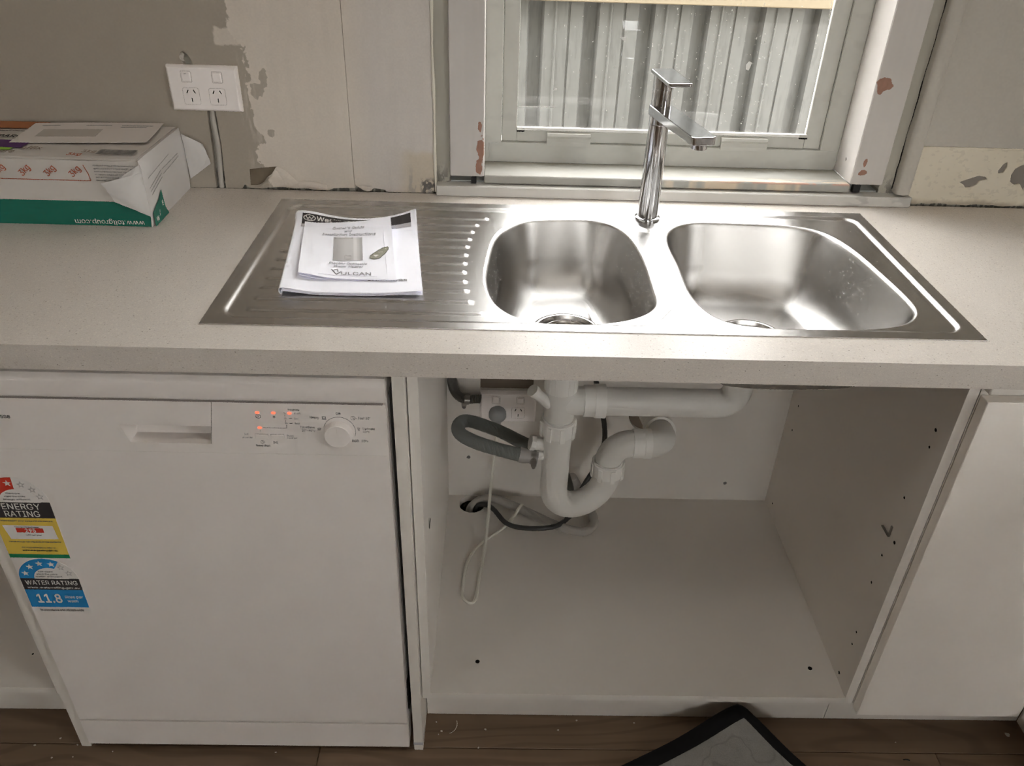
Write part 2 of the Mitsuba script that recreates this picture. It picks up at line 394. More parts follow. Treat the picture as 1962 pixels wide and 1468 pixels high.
# ---- back wall: core, then the lining sheets the photograph shows
ZH = 2.10
core = sbox(XL, -.1, XR, ZC).difference(sbox(.028, .905, .862, ZH))
wb = put(None, 'wall_back', xz(core, D+.010, .105), 'm_recess', label='stripped kitchen wall behind the worktop with patchy paint and bare plaster', kind=S)
def bottom_line(pts): return list(pts)
sa = Polygon([(XL, ZC), (XL, .9008), (-.42, .9006), (-.372, .9005), (-.366, .9085), (-.355, .9015), (-.33, .901), (-.322, .9065), (-.312, .905), (-.288, .905), (-.27, .9030), (-.25, .9045), (-.235, .9015), (-.205, .9015), (-.196, .9055), (-.175, .9065), (-.1548, .907), (-.1560, .93), (-.1542, ZC)])
slot = Polygon([(-.4215, .895), (-.4035, .895), (-.4015, .93), (-.3985, .985), (-.3985, 1.06), (-.4145, 1.06), (-.4165, .98), (-.4205, .93)])
torn = Polygon([(-.353, .9385), (-.330, .9420), (-.301, .9450), (-.305, .936), (-.312, .930), (-.322, .923), (-.329, .914), (-.336, .909), (-.345, .9075), (-.355, .9075)])
hole1 = Polygon([(-.4462, 1.1415), (-.442, 1.147), (-.434, 1.145), (-.428, 1.136), (-.424, 1.125), (-.430, 1.121), (-.4395, 1.121), (-.443, 1.131)])
sa = sa.difference(shapely.union_all([slot, torn, hole1]))
put(wb, 'plaster_sheet', xz(sa, D, .010), 'm_wall_left', label='left lining sheet, taupe paint ending in a ragged edge over bare cream plaster')
sb = Polygon([(-.1536, ZC), (-.1553, .93), (-.1543, .9125), (-.143, .912), (-.138, .9035), (-.130, .902), (-.118, .9075), (-.098, .905), (-.095, .9008), (-.03, .9008), (-.012, .9005), (-.0025, .903), (-.0025, ZC)])
put(wb, 'plaster_sheet', xz(sb, D+.0004, .0098), 'm_wall_left', label='narrow lining sheet beside the window, grey and mould-spotted at its foot')
sr = Polygon([(.9165, ZC), (.9165, 1.0165), (XR, 1.0165), (XR, ZC)])
put(wb, 'plaster_sheet', xz(sr, D, .010), 'm_wall_right', label='grey painted lining sheet right of the window')
chips = shapely.union_all([Polygon([(1.011, .949), (1.030, .957), (1.045, .9625), (1.060, .960), (1.064, .955), (1.050, .952), (1.046, .944), (1.034, .9385), (1.026, .938), (1.021, .944)]),
                           Polygon([(1.078, .973), (1.084, .986), (1.090, .990), (1.0925, .980), (1.090, .969), (1.080, .967)]),
                           Polygon([(1.106, .966), (1.110, .978), (1.120, .985), (1.135, .986), (1.145, .95), (1.140, .936), (1.130, .948), (1.120, .946), (1.109, .952)])])
jag = [(XR, .9035)] + [(x, .9035 + .0035*(rng.rand()-.3)) for x in np.arange(1.72, .93, -.011)]
bandp = Polygon([(.9165, .9045), (.9165, 1.0125), (XR, 1.0125)] + jag).buffer(0).difference(chips)
put(wb, 'plaster_band', xz(bandp, D+.0012, .0085), 'm_wall_band', label='cream strip of chipped plaster above the right worktop')
put(wb, 'plaster_ledge', box(.9165, XR, D-.0008, D+.009, 1.0125, 1.0160, .0006), 'm_wall_band')
mat('m_chip', P((.25, .23, .205), .85, .15))
put(wb, 'chipped_plaster', box(.98, XR, D+.0042, D+.0095, .92, 1.0), 'm_chip')
put(wb, 'exposed_board', box(-.362, -.296, D+.0022, D+.0095, .904, .950), 'm_exposed', label='dark bare board where the lining is torn away')
# torn lining paper curling off
def flap(pts_in, pts_out, lift):
    a, b = np.array(pts_in), np.array(pts_out)
    def fn(u, v):
        k = u*(len(a)-1); i = np.clip(k.astype(int), 0, len(a)-2); f = (k-i)[..., None]
        A = a[i]*(1-f)+a[i+1]*f; B = b[i]*(1-f)+b[i+1]*f; q = A*(1-v[..., None])+B*v[..., None]
        yv = D - .0012 - lift*np.sin(v*2.2)*(.75+.35*meshkit.noise(np.stack([u*5, v*3, u*0], -1)))
        return np.stack([q[..., 0], yv, q[..., 1]], -1)
    return sheet(fn, 22, 9, .0010)
put(wb, 'torn_paper', flap([(-.302, .944), (-.290, .936), (-.280, .925), (-.268, .9135)], [(-.306, .937), (-.312, .926), (-.325, .916), (-.338, .9045)], .008), 'm_wall_left', smooth=40)
put(wb, 'torn_paper', flap([(-.300, .9445), (-.284, .938), (-.272, .9255), (-.262, .915)], [(-.302, .940), (-.292, .926), (-.288, .912), (-.285, .9055)], .005), 'm_wall_left', smooth=40)
put(wb, 'torn_paper', flap([(-.262, .9175), (-.245, .918), (-.225, .9165), (-.208, .9115)], [(-.262, .906), (-.245, .909), (-.225, .907), (-.206, .9025)], .005), 'm_wall_left', smooth=40)
put(wb, 'torn_paper', flap([(-.4445, 1.1425), (-.440, 1.1455), (-.437, 1.142)], [(-.4432, 1.136), (-.439, 1.1325), (-.4365, 1.1335)], .007), 'm_flake', smooth=40)
put(wb, 'torn_paper', flap([(-.1530, .9125), (-.135, .9118), (-.120, .9100)], [(-.138, .9055), (-.130, .9025), (-.122, .9055)], .004), 'm_wall_left', smooth=40)
# ---- trims beside the window
zt = np.linspace(.905, 2.2, 60)
def wavy(x0, w, y, k): return tube(np.c_[x0 + .0006*np.sin(zt*31+k) + (zt-.9)*-.002, np.full_like(zt, y), zt], w*(1+.25*np.sin(zt*47+k)), 8)
mat('m_caulk', P((.66, .63, .55), .6, .3))
put(None, 'trim_1', wavy(.0008, .0026, D-.0008, 0), 'm_caulk', smooth=60, label='thin cream filler bead running up left of the window', kind=S)
bead = Polygon([(.8885, D+.010), (.8885, D-.004)] + [(.8885+.0285*(.5-.5*math.cos(t)), D-.004-.011*math.sin(t)) for t in np.linspace(.15, math.pi-.15, 14)] + [(.917, D-.002), (.917, D+.010)])
put(None, 'trim_2', xy(bead, .925, 1.27), 'm_wall_right', smooth=35, label='rounded grey timber bead right of the window', kind=S)
crk = np.array([(.8872+.0016*(meshkit.noise(np.array([z*60, 3., 1.]))-.5), D+.0090, z) for z in np.linspace(.93, 2.0, 160)])
put('trim_2', 'crack', tube(crk, 0.0007*(.5+np.array([meshkit.noise(np.array([z*45, 1., 0.])) for z in np.linspace(0, 1, 160)*1.0])), 6), 'm_black')

# ---- window
w = thing('window_1', 'pale grey kitchen window with jambs and sill, fence outside', None); labels[w]['kind'] = S
put(w, 'jamb', box(.0285, .0928, D-.0015, .702, .936, ZH, .0016), 'm_jamb', label='left window jamb with red-brown paint chips')
put(w, 'jamb', box(.7985, .8620, D-.0015, .702, .9395, ZH, .0016), 'm_jamb', label='right window jamb with a red-brown chip')
put(w, 'head', box(.0928, .7985, D-.0015, .702, ZH-.065, ZH, .0016), 'm_jamb')
put(w, 'sill', box(.0930, .8010, .6035, .6965, .9225, .9385, .0018), 'm_sill', label='worn window sill with pink bare patches')
mat('m_subsill', P((.46, .48, .47), .5, .3))
put(w, 'sub_sill', box(.0285, .8618, .6195, .70, .9005, .9225), 'm_subsill')
put(w, 'packer', box(.0690, .0785, .607, .618, .921, .9362), 'm_black'); put(w, 'packer', box(.8095, .8235, .607, .618, .9225, .9397), 'm_black')
put(w, 'jamb_screw', cyl((.7984, .647, .975), (.7996, .647, .975), .0032, 14), 'm_seam')
# outer frame
put(w, 'frame_stile', box(.0928, .1252, .690, .742, .9385, ZH-.065, .001), 'm_frame'); put(w, 'frame_stile', box(.7605, .7985, .690, .742, .9385, ZH-.065, .001), 'm_frame')
put(w, 'frame_rail', box(.1000, .7960, .6895, .742, .9385, .9775, .001), 'm_frame')
put(w, 'sash_stile', box(.1260, .1553, .696, .7065, .9785, ZH-.07, .001), 'm_frame'); put(w, 'sash_stile', box(.7275, .7597, .696, .7065, .9785, ZH-.07, .001), 'm_frame')
put(w, 'sash_rail', box(.1553, .7275, .6965, .7065, .9785, 1.0010, .001), 'm_frame'); put(w, 'sash_rail', box(.1553, .7275, .6965, .7065, 1.98, ZH-.07, .001), 'm_frame')
put(w, 'glazing_bead', box(.170, .7150, .6930, .7008, 1.0012, 1.0072, .0012), 'm_rail_white', label='bright white bead along the foot of the glass')
put(w, 'bead_end', box(.1553, .170, .6928, .7008, 1.0000, 1.0068, .0008), 'm_rail_white'); put(w, 'bead_end', box(.7150, .7300, .6928, .7008, 1.0000, 1.0068, .0008), 'm_frame')
put(w, 'bead_cap', box(.1548, .170, .6918, .7, .9985, 1.0012), 'm_slot'); put(w, 'bead_cap', box(.7150, .7305, .6918, .7, .9985, 1.0012), 'm_slot')
for x0, x1 in ((.2150, .3010), (.5600, .6520)):
    prof = Polygon([(.6970, .9985), (.6870, .9975), (.6845, .9930), (.6875, .9880), (.6850, .9810), (.6845, .9745), (.6880, .9745), (.6900, .9795), (.6970, .9800)])
    put(w, 'finger_lift', yz(prof, x0, x1-x0), 'm_frame', label='small pale extruded finger lift on the sash')
put(w, 'pane', pane(.1553, .7275, .7010, 1.0012, 1.98), 'm_glass')
def blob(cx, cz, pts, y, m, th=.0006): return xz(Polygon([(cx+a, cz+b) for a, b in pts]), y, th)
put(w, 'paint_fleck', blob(.590, 1.131, [(-.004, .002), (.001, .009), (.0065, .006), (.005, 0), (.0025, -.008), (-.003, -.006)], .7002, None), 'm_pick_white')
put(w, 'paint_fleck', blob(.348, 1.172, [(-.006, .003), (.0045, .004), (.005, -.004), (.000, -.002)], .7002, None), 'm_pick_white')
put(w, 'paint_fleck', blob(.2265, 1.079, [(-.002, .002), (.003, .0015), (.004, -.001), (-.001, -.002)], .7002, None), 'm_pick_white')
sp = []
for i in range(320):
    cxx = np.clip(rng.normal(.50, .09), .17, .71) if i % 4 else rng.uniform(.17, .71); czz = rng.uniform(1.02, 1.24); r = .0003+.0011*rng.rand()**3
    sp.append(xz(Polygon([(cxx+r*(.6+.6*rng.rand())*math.cos(a), czz+1.6*r*(.6+.6*rng.rand())*math.sin(a)) for a in np.arange(5)*1.2566]), .7005, .0003))
put(w, 'dirt_specks', cat_(sp), 'm_pick_white', kind='stuff')
put(w, 'smear', xz(shapely.union_all([sbox(.158, 1.0445, .228, 1.0455), strip([(.722, 1.245), (.7245, 1.215)], .0008)]), .7004, .0003), 'm_pick_white')

# ---- loose white board along the foot of the window
bd = put(None, 'timber_batten', box(.0022, .9215, .5895, .6185, .9003, .9205, .0016), 'm_board', label='long white painted batten lying on the worktop under the window sill', cat='batten')

# ---- outside
put(None, 'ground', box(-30, 30, -30, 30, -.55, -.45), 'm_ground', label='bare ground outside the house', kind=S)
per, x0 = .1965, .2105
prof = []
for k in range(-14, 18):
    b = x0 + k*per
    prof += [(b+.000, 0), (b+.008, .036), (b+.050, .040), (b+.060, 0), (b+.0955, 0), (b+.0985, -.007), (b+.1025, -.007), (b+.1055, 0), (b+.143, 0), (b+.146, .006), (b+.150, .006), (b+.153, 0)]
prof = np.array(prof); FY = 2.2
fo = Polygon(np.vstack([np.c_[prof[:, 0], FY+prof[:, 1]], np.c_[prof[::-1, 0], FY+.0012+prof[::-1, 1]]]))
fen = thing('boundary_fence', 'pale grey ribbed metal fence beyond the window', 'fence')
put(fen, 'ribbed_sheet', xy(fo, -.45, 2.20), 'm_fence')
put(fen, 'rail', box(-2.6, 3.6, 2.145, 2.198, 1.045, 1.125, .003), 'm_timber', label='pale timber rail across the top of the view')

# ================================================================== WORKTOPS
sink_x0, sink_x1, sink_y0, sink_y1 = -.2838, .8086, .0646, .5493
cut = sbox(sink_x0+.012, sink_y0+.012, sink_x1-.012, sink_y1-.012)
wt = put(None, 'worktop', xy(sbox(-2.4, 0, 1.0975, D-.0006).difference(cut), H-.0376, .0376), 'm_worktop', label='long speckled beige laminate worktop holding the steel sink', cat='worktop')
put(wt, 'joint_strip', box(1.0975, 1.0986, 0, D-.0006, H-.03, H+.0002), 'm_caulk', label='thin pale joint line')
put(None, 'worktop', box(1.0986, XR, -1.4, D-.0006, H-.0376, H), 'm_worktop', label='return of the speckled worktop at the far right corner', cat='worktop')

# ================================================================== SINK
ZR, ZD = H+.0016, H-.0030
def S01(t): t = np.clip(t, 0, 1); return t*t*(3-2*t)
def rrect(x, y, x0, x1, y0, y1, r):
    qx, qy = np.abs(x-(x0+x1)/2)-(x1-x0)/2+r, np.abs(y-(y0+y1)/2)-(y1-y0)/2+r
    return -(np.hypot(np.maximum(qx, 0), np.maximum(qy, 0)) + np.minimum(np.maximum(qx, qy), 0) - r)
RID = [(.4779, .1041), (.4464, .0875), (.4142, .0805), (.3817, .0768), (.3494, .0742), (.3153, .0734), (.2825, .0730), (.2493, .0735), (.2151, .0758), (.1835, .0797), (.1479, .0869), (.1125, .1062)]
def deck_z(x, y):
    d = rrect(x, y, -.2635, .7905, .0835, .5285, .03)
    yb = .5285 - .083*np.exp(-((x-.393)/.050)**2)*1.0
    yf = .0835 + .060*np.exp(-((x-.3905)/.030)**2)
    d = np.minimum(d, np.minimum((yb-y)*.72, (y-yf)*.6))
    z = ZR + (ZD-ZR)*S01((d+.001)/.0085)
    for yr, xr in RID:
        yc, hw = yr+.006, .0068
        a = np.minimum(x+.2350+0*y, xr-x)
        m = S01((x+.2350+0*y)/.008)*S01((xr-x)/.004)*S01((y-yc+hw+.002)/.0078)*S01((yc+hw-y)/.0030)
        z = z + .0020*m
    return z
def smooth_outline(pts, n=260):
    p = np.array(pts+[pts[0]], float); t = np.r_[0, np.cumsum(np.linalg.norm(np.diff(p, axis=0), axis=1))]
    c = CubicSpline(t, p, bc_type='periodic')(np.linspace(0, t[-1], 900, endpoint=False))
    poly = Polygon(c).buffer(.02).buffer(-.04).buffer(.02)
    return poly
def lift(pts): return [(x, y+.006 if y > .2 else y+.009) for x, y in pts]
OL = smooth_outline(lift([(.1002, .2364), (.1035, .310), (.110, .375), (.1322, .4417), (.1746, .4793), (.2417, .4914), (.2989, .4901), (.338, .462), (.3620, .3950), (.3693, .2901), (.3680, .1956), (.3610, .144), (.3398, .1160), (.3071, .0960), (.2686, .0850), (.217, .0815), (.1734, .0876), (.1442, .1048), (.1177, .1404), (.1054, .1822)]))
OR = smooth_outline(lift([(.4136, .300), (.4171, .4238), (.4327, .4611), (.4711, .4887), (.5491, .4939), (.6438, .4874), (.700, .466), (.7320, .4082), (.7497, .2912), (.7565, .189), (.7500, .1430), (.7249, .111), (.6779, .0908), (.5999, .083), (.4960, .0860), (.449, .1030), (.4230, .1469), (.4130, .2200)]))
NA = 200
def ring_at(poly, c, n=NA):
    b = np.array(poly.exterior.coords)[:-1] - c; th = np.arctan2(b[:, 1], b[:, 0]); r = np.hypot(b[:, 0], b[:, 1]); o = np.argsort(th); th, r = th[o], r[o]
    a = -np.pi + 2*np.pi*(np.arange(n)+.5)/n
    R = np.interp(a, np.r_[th-2*np.pi, th, th+2*np.pi], np.r_[r, r, r])
    return c + np.c_[R*np.cos(a), R*np.sin(a)]
def bowl(poly, dc, zb, rb=.058, rl=.007):
    c = np.array(dc); rings = []
    lip = ring_at(poly, c); zl = deck_z(lip[:, 0], lip[:, 1])
    offs = [(0, 0)] + [(rl*math.sin(t), -rl*(1-math.cos(t))) for t in np.linspace(.15, math.pi/2-.06, 7)]
    wall = np.linspace(-rl-.002, zb+rb*1.0-ZD, 16)
    offs += [(rl+.012*(i+1)/16, z) for i, z in enumerate(wall)]
    o1 = offs[-1][0]
    offs += [(o1+rb*(1-math.cos(t)), zb-ZD+rb*(1-math.sin(t))) for t in np.linspace(.12, math.pi/2-.02, 14)]
    uvv, per_ = [], 0
    L = Polygon(lip).length
    for k, (o, z) in enumerate(offs):
        q = ring_at(poly.buffer(-o), c) if o > 0 else lip
        rings.append(np.c_[q, (zl if k == 0 else ZD) + z + 0*q[:, 0]])
    last = rings[-1]; dr_ = np.array([np.cos(-np.pi+2*np.pi*(np.arange(NA)+.5)/NA), np.sin(-np.pi+2*np.pi*(np.arange(NA)+.5)/NA)]).T
    R1 = np.linalg.norm(last[:, :2]-c, axis=1)
    for f in np.linspace(.12, 1, 9):
        rr = R1*(1-f) + .0590*f
        rings.append(np.c_[c+dr_*rr[:, None], np.full(NA, zb - .0025*f)])
    m = len(rings); v = np.vstack(rings)
    i, j = np.meshgrid(np.arange(m-1), np.arange(NA), indexing='ij'); k = (j+1) % NA
    q = np.stack([i*NA+j, (i+1)*NA+j, (i+1)*NA+k, i*NA+k], -1).reshape(-1, 4)
    f = np.vstack([q[:, [0, 1, 2]], q[:, [0, 2, 3]]])
    return v, f, lip, len(offs)
DL, DR, ZBL, ZBR = (.2440, .3150), (.5700, .3250), .766, .757
TAIL = (.2440, .3330)
bl, br = bowl(OL, DL, ZBL), bowl(OR, DR, ZBR)
# deck: points on the lips + a grid clear of them
gx = np.arange(sink_x0, sink_x1+1e-6, (sink_x1-sink_x0)/420); gy = np.arange(sink_y0, sink_y1+1e-6, (sink_y1-sink_y0)/480)
GX, GY = np.meshgrid(gx, gy, indexing='ij'); g = np.c_[GX.ravel(), GY.ravel()]
clear = shapely.union_all([OL.buffer(.0016), OR.buffer(.0016)]); keep = ~shapely.contains_xy(clear, g[:, 0], g[:, 1]); g = g[keep]
halo = [np.array(ring_at(P_.buffer(o), np.array(c), 320)) for P_, c in ((OL, DL), (OR, DR)) for o in (.0008,)]
p2 = np.vstack([bl[2], br[2]] + halo + [g])
tri = Delaunay(p2).simplices; cen = p2[tri].mean(1)
inb = shapely.contains_xy(Polygon(bl[2]), cen[:, 0], cen[:, 1]) | shapely.contains_xy(Polygon(br[2]), cen[:, 0], cen[:, 1])
tri = tri[~inb]
ar = np.cross(p2[tri[:, 1]]-p2[tri[:, 0]], p2[tri[:, 2]]-p2[tri[:, 0]]); tri = np.where((ar > 0)[:, None], tri, tri[:, ::-1])
dv = np.c_[p2, deck_z(p2[:, 0], p2[:, 1])]
def bowl_uv(b):
    v, f, lip, n = b; u = np.arctan2(v[:, 1]-v[:NA, 1].mean(), v[:, 0]-v[:NA, 0].mean())
    return np.c_[u*.2, v[:, 2]]
# skirt of the rim down to the worktop
rim = [(sink_x0, sink_y0), (sink_x1, sink_y0), (sink_x1, sink_y1), (sink_x0, sink_y1)]
sv, sf = [], []
for (a, b) in zip(rim, rim[1:]+rim[:1]):
    k = len(sv); sv += [(*a, ZR), (*b, ZR), (*b, H+.0001), (*a, H+.0001)]; sf += [(k, k+3, k+2), (k, k+2, k+1)]
off1 = len(dv); off2 = off1+len(bl[0]); off3 = off2+len(br[0])
V = np.vstack([dv, bl[0], br[0], np.array(sv)]); F = np.vstack([tri, bl[1]+off1, br[1]+off2, np.array(sf)+off3])
# brushing runs along the length on the deck and round the bowls: u along the brushing
def ring_uv(b):
    v, f, lip, n = b; m = len(v)//NA; R = v.reshape(m, NA, 3)
    d = np.linalg.norm(np.diff(R[:, :, :], axis=0), axis=2); s = np.vstack([np.zeros((1, NA)), np.cumsum(d, axis=0)])
    # planar brushing on the floor of the bowl, ring-wise on its walls
    return np.c_[R[..., 0].ravel(), (R[..., 1] - s*0).ravel()], s
def wall_floor(b):
    v, f, lip, n = b
    return v
UV = np.vstack([dv[:, :2], bl[0][:, :2] + np.c_[0*bl[0][:, 2], 2.0*bl[0][:, 2]], br[0][:, :2] + np.c_[0*br[0][:, 2], 2.0*br[0][:, 2]], np.array(sv)[:, :2] + np.array(sv)[:, 2:]])
sk = thing('kitchen_sink', 'stainless steel sink with drainer and two bowls set in the worktop', 'sink')
put(sk, 'basin', trimesh.Trimesh(V, F, process=False), 'm_steel', smooth=True, uv=UV)
for (dc, zb) in ((DL, ZBL), (DR, ZBR)):
    c = (dc[0], dc[1], zb-.0025)
    st = put(sk, 'strainer_flange', lathe([(.0595, -.001), (.0590, .0022), (.0560, .0032), (.0530, .0022), (.0505, -.004), (.0480, -.012), (.046, -.030)], c, 64), 'm_steel_strainer', smooth=40)
    put(st, 'basket', lathe([(.0455, -.0275), (.044, -.010), (.0435, -.003), (.042, -.0018), (.0395, -.003), (.036, -.0075), (.030, -.0090), (.018, -.0090), (.0125, -.0075), (.0115, -.002), (.0085, .001), (0, .0020)], c, 64), 'm_steel_strainer', smooth=40)
    put(sk, 'outlet_body', lathe([(.058, -.004), (.052, -.012), (.045, -.035), (.033, -.045), (.033, -.075), (0, -.075)], (c[0], .333, c[2]), 40), 'm_pvc', smooth=40, label='white plastic sink outlet under the bowl')
# water drops on the walls and deck
dro = []
def drop(p, n, r):
    s = trimesh.creation.icosphere(subdivisions=1, radius=r); v = s.vertices; n = np.array(n, float); n /= np.linalg.norm(n)
    h = v@n; v = v - np.outer(h*.45, n); s.vertices = v + p + n*r*.12; return s
for b, N_, ang in ((bl, 170, (-.9, .9)), (br, 110, (-.2, 1.2)), (bl, 80, (2.5, 3.6))):
    for i in range(N_):
        a = rng.uniform(*ang); col = int(((a+np.pi) % (2*np.pi))/(2*np.pi)*NA) % NA; rw = rng.randint(9, 24)
        q = b[0].reshape(-1, NA, 3); p = q[rw, col]; nrm = np.cross(q[rw, (col+1) % NA]-p, q[rw+1, col]-p)
        nrm = nrm if nrm@(np.r_[b[0][:, :2].mean(0), .95]-p) > 0 else -nrm
        dro.append(drop(p, nrm, .0006+.0016*rng.rand()**3))
for i in range(26):
    xx, yy = rng.uniform(-.1, .39), rng.uniform(.10, .16)
    if rng.rand() < .4: xx, yy = rng.uniform(.377, .41), rng.uniform(.25, .40)
    if not shapely.contains_xy(clear, xx, yy): dro.append(drop(np.array([xx, yy, float(deck_z(np.array(xx), np.array(yy)))]), (0, 0, 1), .0008+.0014*rng.rand()))
put(None, 'water_drops', cat_(dro), 'm_water', smooth=True, label='small water drops clinging to the walls of the sink bowls', cat='water drops', kind='stuff')

# ================================================================== MIXER TAP
tx, ty = .3945, .4940
tp = thing('mixer_tap', 'tall chrome mixer tap with flat spout standing between the sink bowls', 'tap')
z0 = ZR
put(tp, 'base_ring', lathe([(.0, 0), (.0232, 0), (.0236, .002), (.0228, .0052), (.0205, .0068), (.018, .007)], (tx, ty, z0), 64), 'm_chrome', smooth=35)
put(tp, 'body', lathe([(.0186, .005), (.0186, .020), (.0180, .090), (.0172, .1715), (.0168, .1722)], (tx, ty, z0), 72), 'm_chrome', smooth=35)
put(tp, 'neck', lathe([(.0166, .1724), (.0170, .1730), (.0170, .2300), (.0166, .2306), (.0166, .2312)], (tx, ty, z0), 72), 'm_chrome', smooth=35)
# spout: flat bar wrapping the neck, going towards the viewer and slightly to the right
ang = math.atan2(-.186, .0355); ex = np.array([math.cos(ang), math.sin(ang), 0]); ey = np.array([-ex[1], ex[0], 0])
W2 = .0198
def bar_outline(L, r, back):
    o = sbox(0, -W2, L, W2).buffer(-r).buffer(r, quad_segs=8); return shapely.union_all([o, sbox(0, -W2, L*.5, W2), Point(0, 0).buffer(W2, quad_segs=24)])
def bar(outline, zlo, zhi, bev=.0012, taper=None):
    ms = trimesh.util.concatenate([]) if False else None
    lo, hi = extr(outline, zhi-zlo-bev*1.2), None
    pts = np.array(outline.exterior.coords)[:-1]; inn = np.array(outline.buffer(-bev).exterior.coords)[:-1]
    return pts, inn
out = bar_outline(.1915, .007, 0)
def loft_bar(outline, zb, zt, bev=.0016):
    P0 = np.array(shapely.segmentize(outline.exterior, .004).coords)[:-1]; n = len(P0)
    nx = []
    for i in range(n):
        t = P0[(i+1) % n]-P0[i-1]; t /= np.linalg.norm(t)+1e-12; nx.append((t[1], -t[0]))
    nx = np.array(nx); sgn = 1 if shapely.algorithms.cga.signed_area(outline.exterior) > 0 else -1
    nx *= sgn
    layers = []
    zb_ = zb(P0[:, 0]) if callable(zb) else np.full(n, zb); zt_ = np.full(n, zt)
    for s, (o, dz, top) in enumerate([(bev, 0, 0), (bev*.3, bev*.3, 0), (0, bev, 0), (0, -bev, 1), (bev*.3, -bev*.3, 1), (bev, 0, 1)]):
        q = P0 - nx*o; layers.append(np.c_[q, (zt_ if top else zb_)+dz])
    v = np.vstack(layers); m = len(layers)
    f = []
    for i in range(m-1):
        for j in range(n):
            k = (j+1) % n; f += [(i*n+j, i*n+k, (i+1)*n+k), (i*n+j, (i+1)*n+k, (i+1)*n+j)]
    capm = trimesh.creation.triangulate_polygon(Polygon(layers[-1][:, :2]), engine='earcut')
    cv, cf = capm[0], capm[1]
    # map cap vertices back to ring order
    from scipy.spatial import cKDTree
    idx = cKDTree(layers[-1][:, :2]).query(cv)[1]
    top = (m-1)*n + idx[cf]; bot = idx[cf][:, ::-1]
    f = np.vstack([np.array(f), top, bot])
    msh = trimesh.Trimesh(v, f, process=False); trimesh.repair.fix_normals(msh); return msh
def to_tap(m, z=0):
    v = m.vertices; m.vertices = np.array([tx, ty, 0]) + v[:, :1]*ex + v[:, 1:2]*ey + np.c_[0*v[:, :2], v[:, 2:3]]; return m
zs = 1.1045
put(tp, 'spout', to_tap(loft_bar(out, lambda a: zs-.0165+.0035*np.clip(a/.19, 0, 1), zs)), 'm_chrome', smooth=20)
ec = np.array([tx, ty, 0]) + ex*.174
put(tp, 'aerator', lathe([(0, -.0095), (.0085, -.0095), (.0125, -.0080), (.0130, .003), (0, .003)], (ec[0], ec[1], zs-.0135), 40), 'm_chrome', smooth=35)
# lever: flat plate with a skirt over the cartridge
ang = math.radians(-84); ex = np.array([math.cos(ang), math.sin(ang), 0]); ey = np.array([-ex[1], ex[0], 0])
zl = 1.1600
W2 = .0200
hd = put(tp, 'lever', to_tap(loft_bar(sbox(-.0195, -W2, .092, W2).buffer(-.005).buffer(.005, quad_segs=6), lambda a: zl-.0060+0*a, zl)), 'm_chrome', smooth=20)
put(hd, 'lever_skirt', lathe([(.0170, 1.1315), (.0174, 1.1320), (.0174, 1.1545), (.017, 1.155)], (tx, ty, 0), 64), 'm_chrome', smooth=35)

# ================================================================== BOOKLETS ON THE DRAINER
def frame2(o, xd):
    xd = np.array(xd, float); xd /= np.linalg.norm(xd); return np.array(o, float), xd, np.array([-xd[1], xd[0]])
class Book:
    """cover surface over (u, v) in metres, u to the right, v away from the viewer"""
    def __init__(s, o, xd, w, h, z, shear=0.0): s.o, s.xd, s.yd = frame2(o, xd); s.w, s.h, s.z, s.shear = w, h, z, shear
    def at(s, u, v, off=0.0):
        u, v = np.asarray(u, float), np.asarray(v, float); z = s.z(u/s.w, v/s.h)
        e = 1e-4; gx_ = (s.z((u+e)/s.w, v/s.h)-z)/e; gy_ = (s.z(u/s.w, (v+e)/s.h)-z)/e
        uu, vv = u + s.shear*v, v
        x = s.o[0] + uu*s.xd[0] + vv*s.yd[0]; y = s.o[1] + uu*s.xd[1] + vv*s.yd[1]
        return np.stack([x, y, z + off*np.sqrt(1+gx_**2+gy_**2)], -1)
    def put_flat(s, parent, name, poly_or_mesh, m, off=.0004, **k):
        msh = poly_or_mesh if isinstance(poly_or_mesh, trimesh.Trimesh) else extr(shapely.segmentize(poly_or_mesh, .01), .0002)
        msh = msh.copy()
        for _ in range(2):
            if len(msh.faces) < 1500: msh = msh.subdivide()
        v = msh.vertices; q = s.at(v[:, 0], v[:, 1], 0)
        msh.vertices = q + np.c_[0*v[:, :2], v[:, 2]+off]
        return put(parent, name, msh, m, **k)
zb = ZD + .0022
def zbig(u, v):
    lift = .004 + .0075*np.exp(-((u-.0)/.16)**2)*(1-.35*v)
    top = S01((v-.62)/.38)
    top2 = S01((v-.86)/.14)
    lift = lift + top2*.0080*np.exp(-((u-.10)/.22)**2) + top*(0 + .0190*np.clip((u-.55)/.45, 0, 1)**2.2 - .0015*np.exp(-((u-.5)/.2)**2))
    lift = lift + .0045*S01((.12-v)/.12)*np.clip((u-.62)/.38, 0, 1)**1.5
    return zb + .0012 + lift
B1 = Book((-.1945, .1585), (.2065, .006), .208, .297, zbig, shear=-.098)
bk = thing('instruction_booklet', 'larger white instruction booklet lying under the smaller one on the drainer', 'booklet', None)
put(bk, 'cover', sheet(lambda u, v: B1.at(u*.208, v*.297), 50, 40, .0007), 'm_paper', smooth=40)
def zpages(u, v): return zb + .0010 + np.minimum(zbig(u, v)-zb-.0028, .0042 + .0045*np.exp(-(u/.13)**2)) 
B1p = Book((-.1945, .1585), (.2065, .006), .208, .297, zpages, shear=-.098)
put(bk, 'pages', sheet(lambda u, v: np.where(np.arange(1)[None, :, None] == 0, B1p.at(.003+u*.2035, .002+v*.292), 0), 50, 30, .0016), 'm_paper', smooth=40)
put(bk, 'pages', sheet(lambda u, v: B1p.at(.001+u*.2065, .0015+v*.293) - [0, 0, .0026], 30, 20, .0010), 'm_paper', smooth=40)
spn = np.array([B1p.at(np.array(.0015), np.array(v)) for v in np.linspace(.001, .296, 30)])
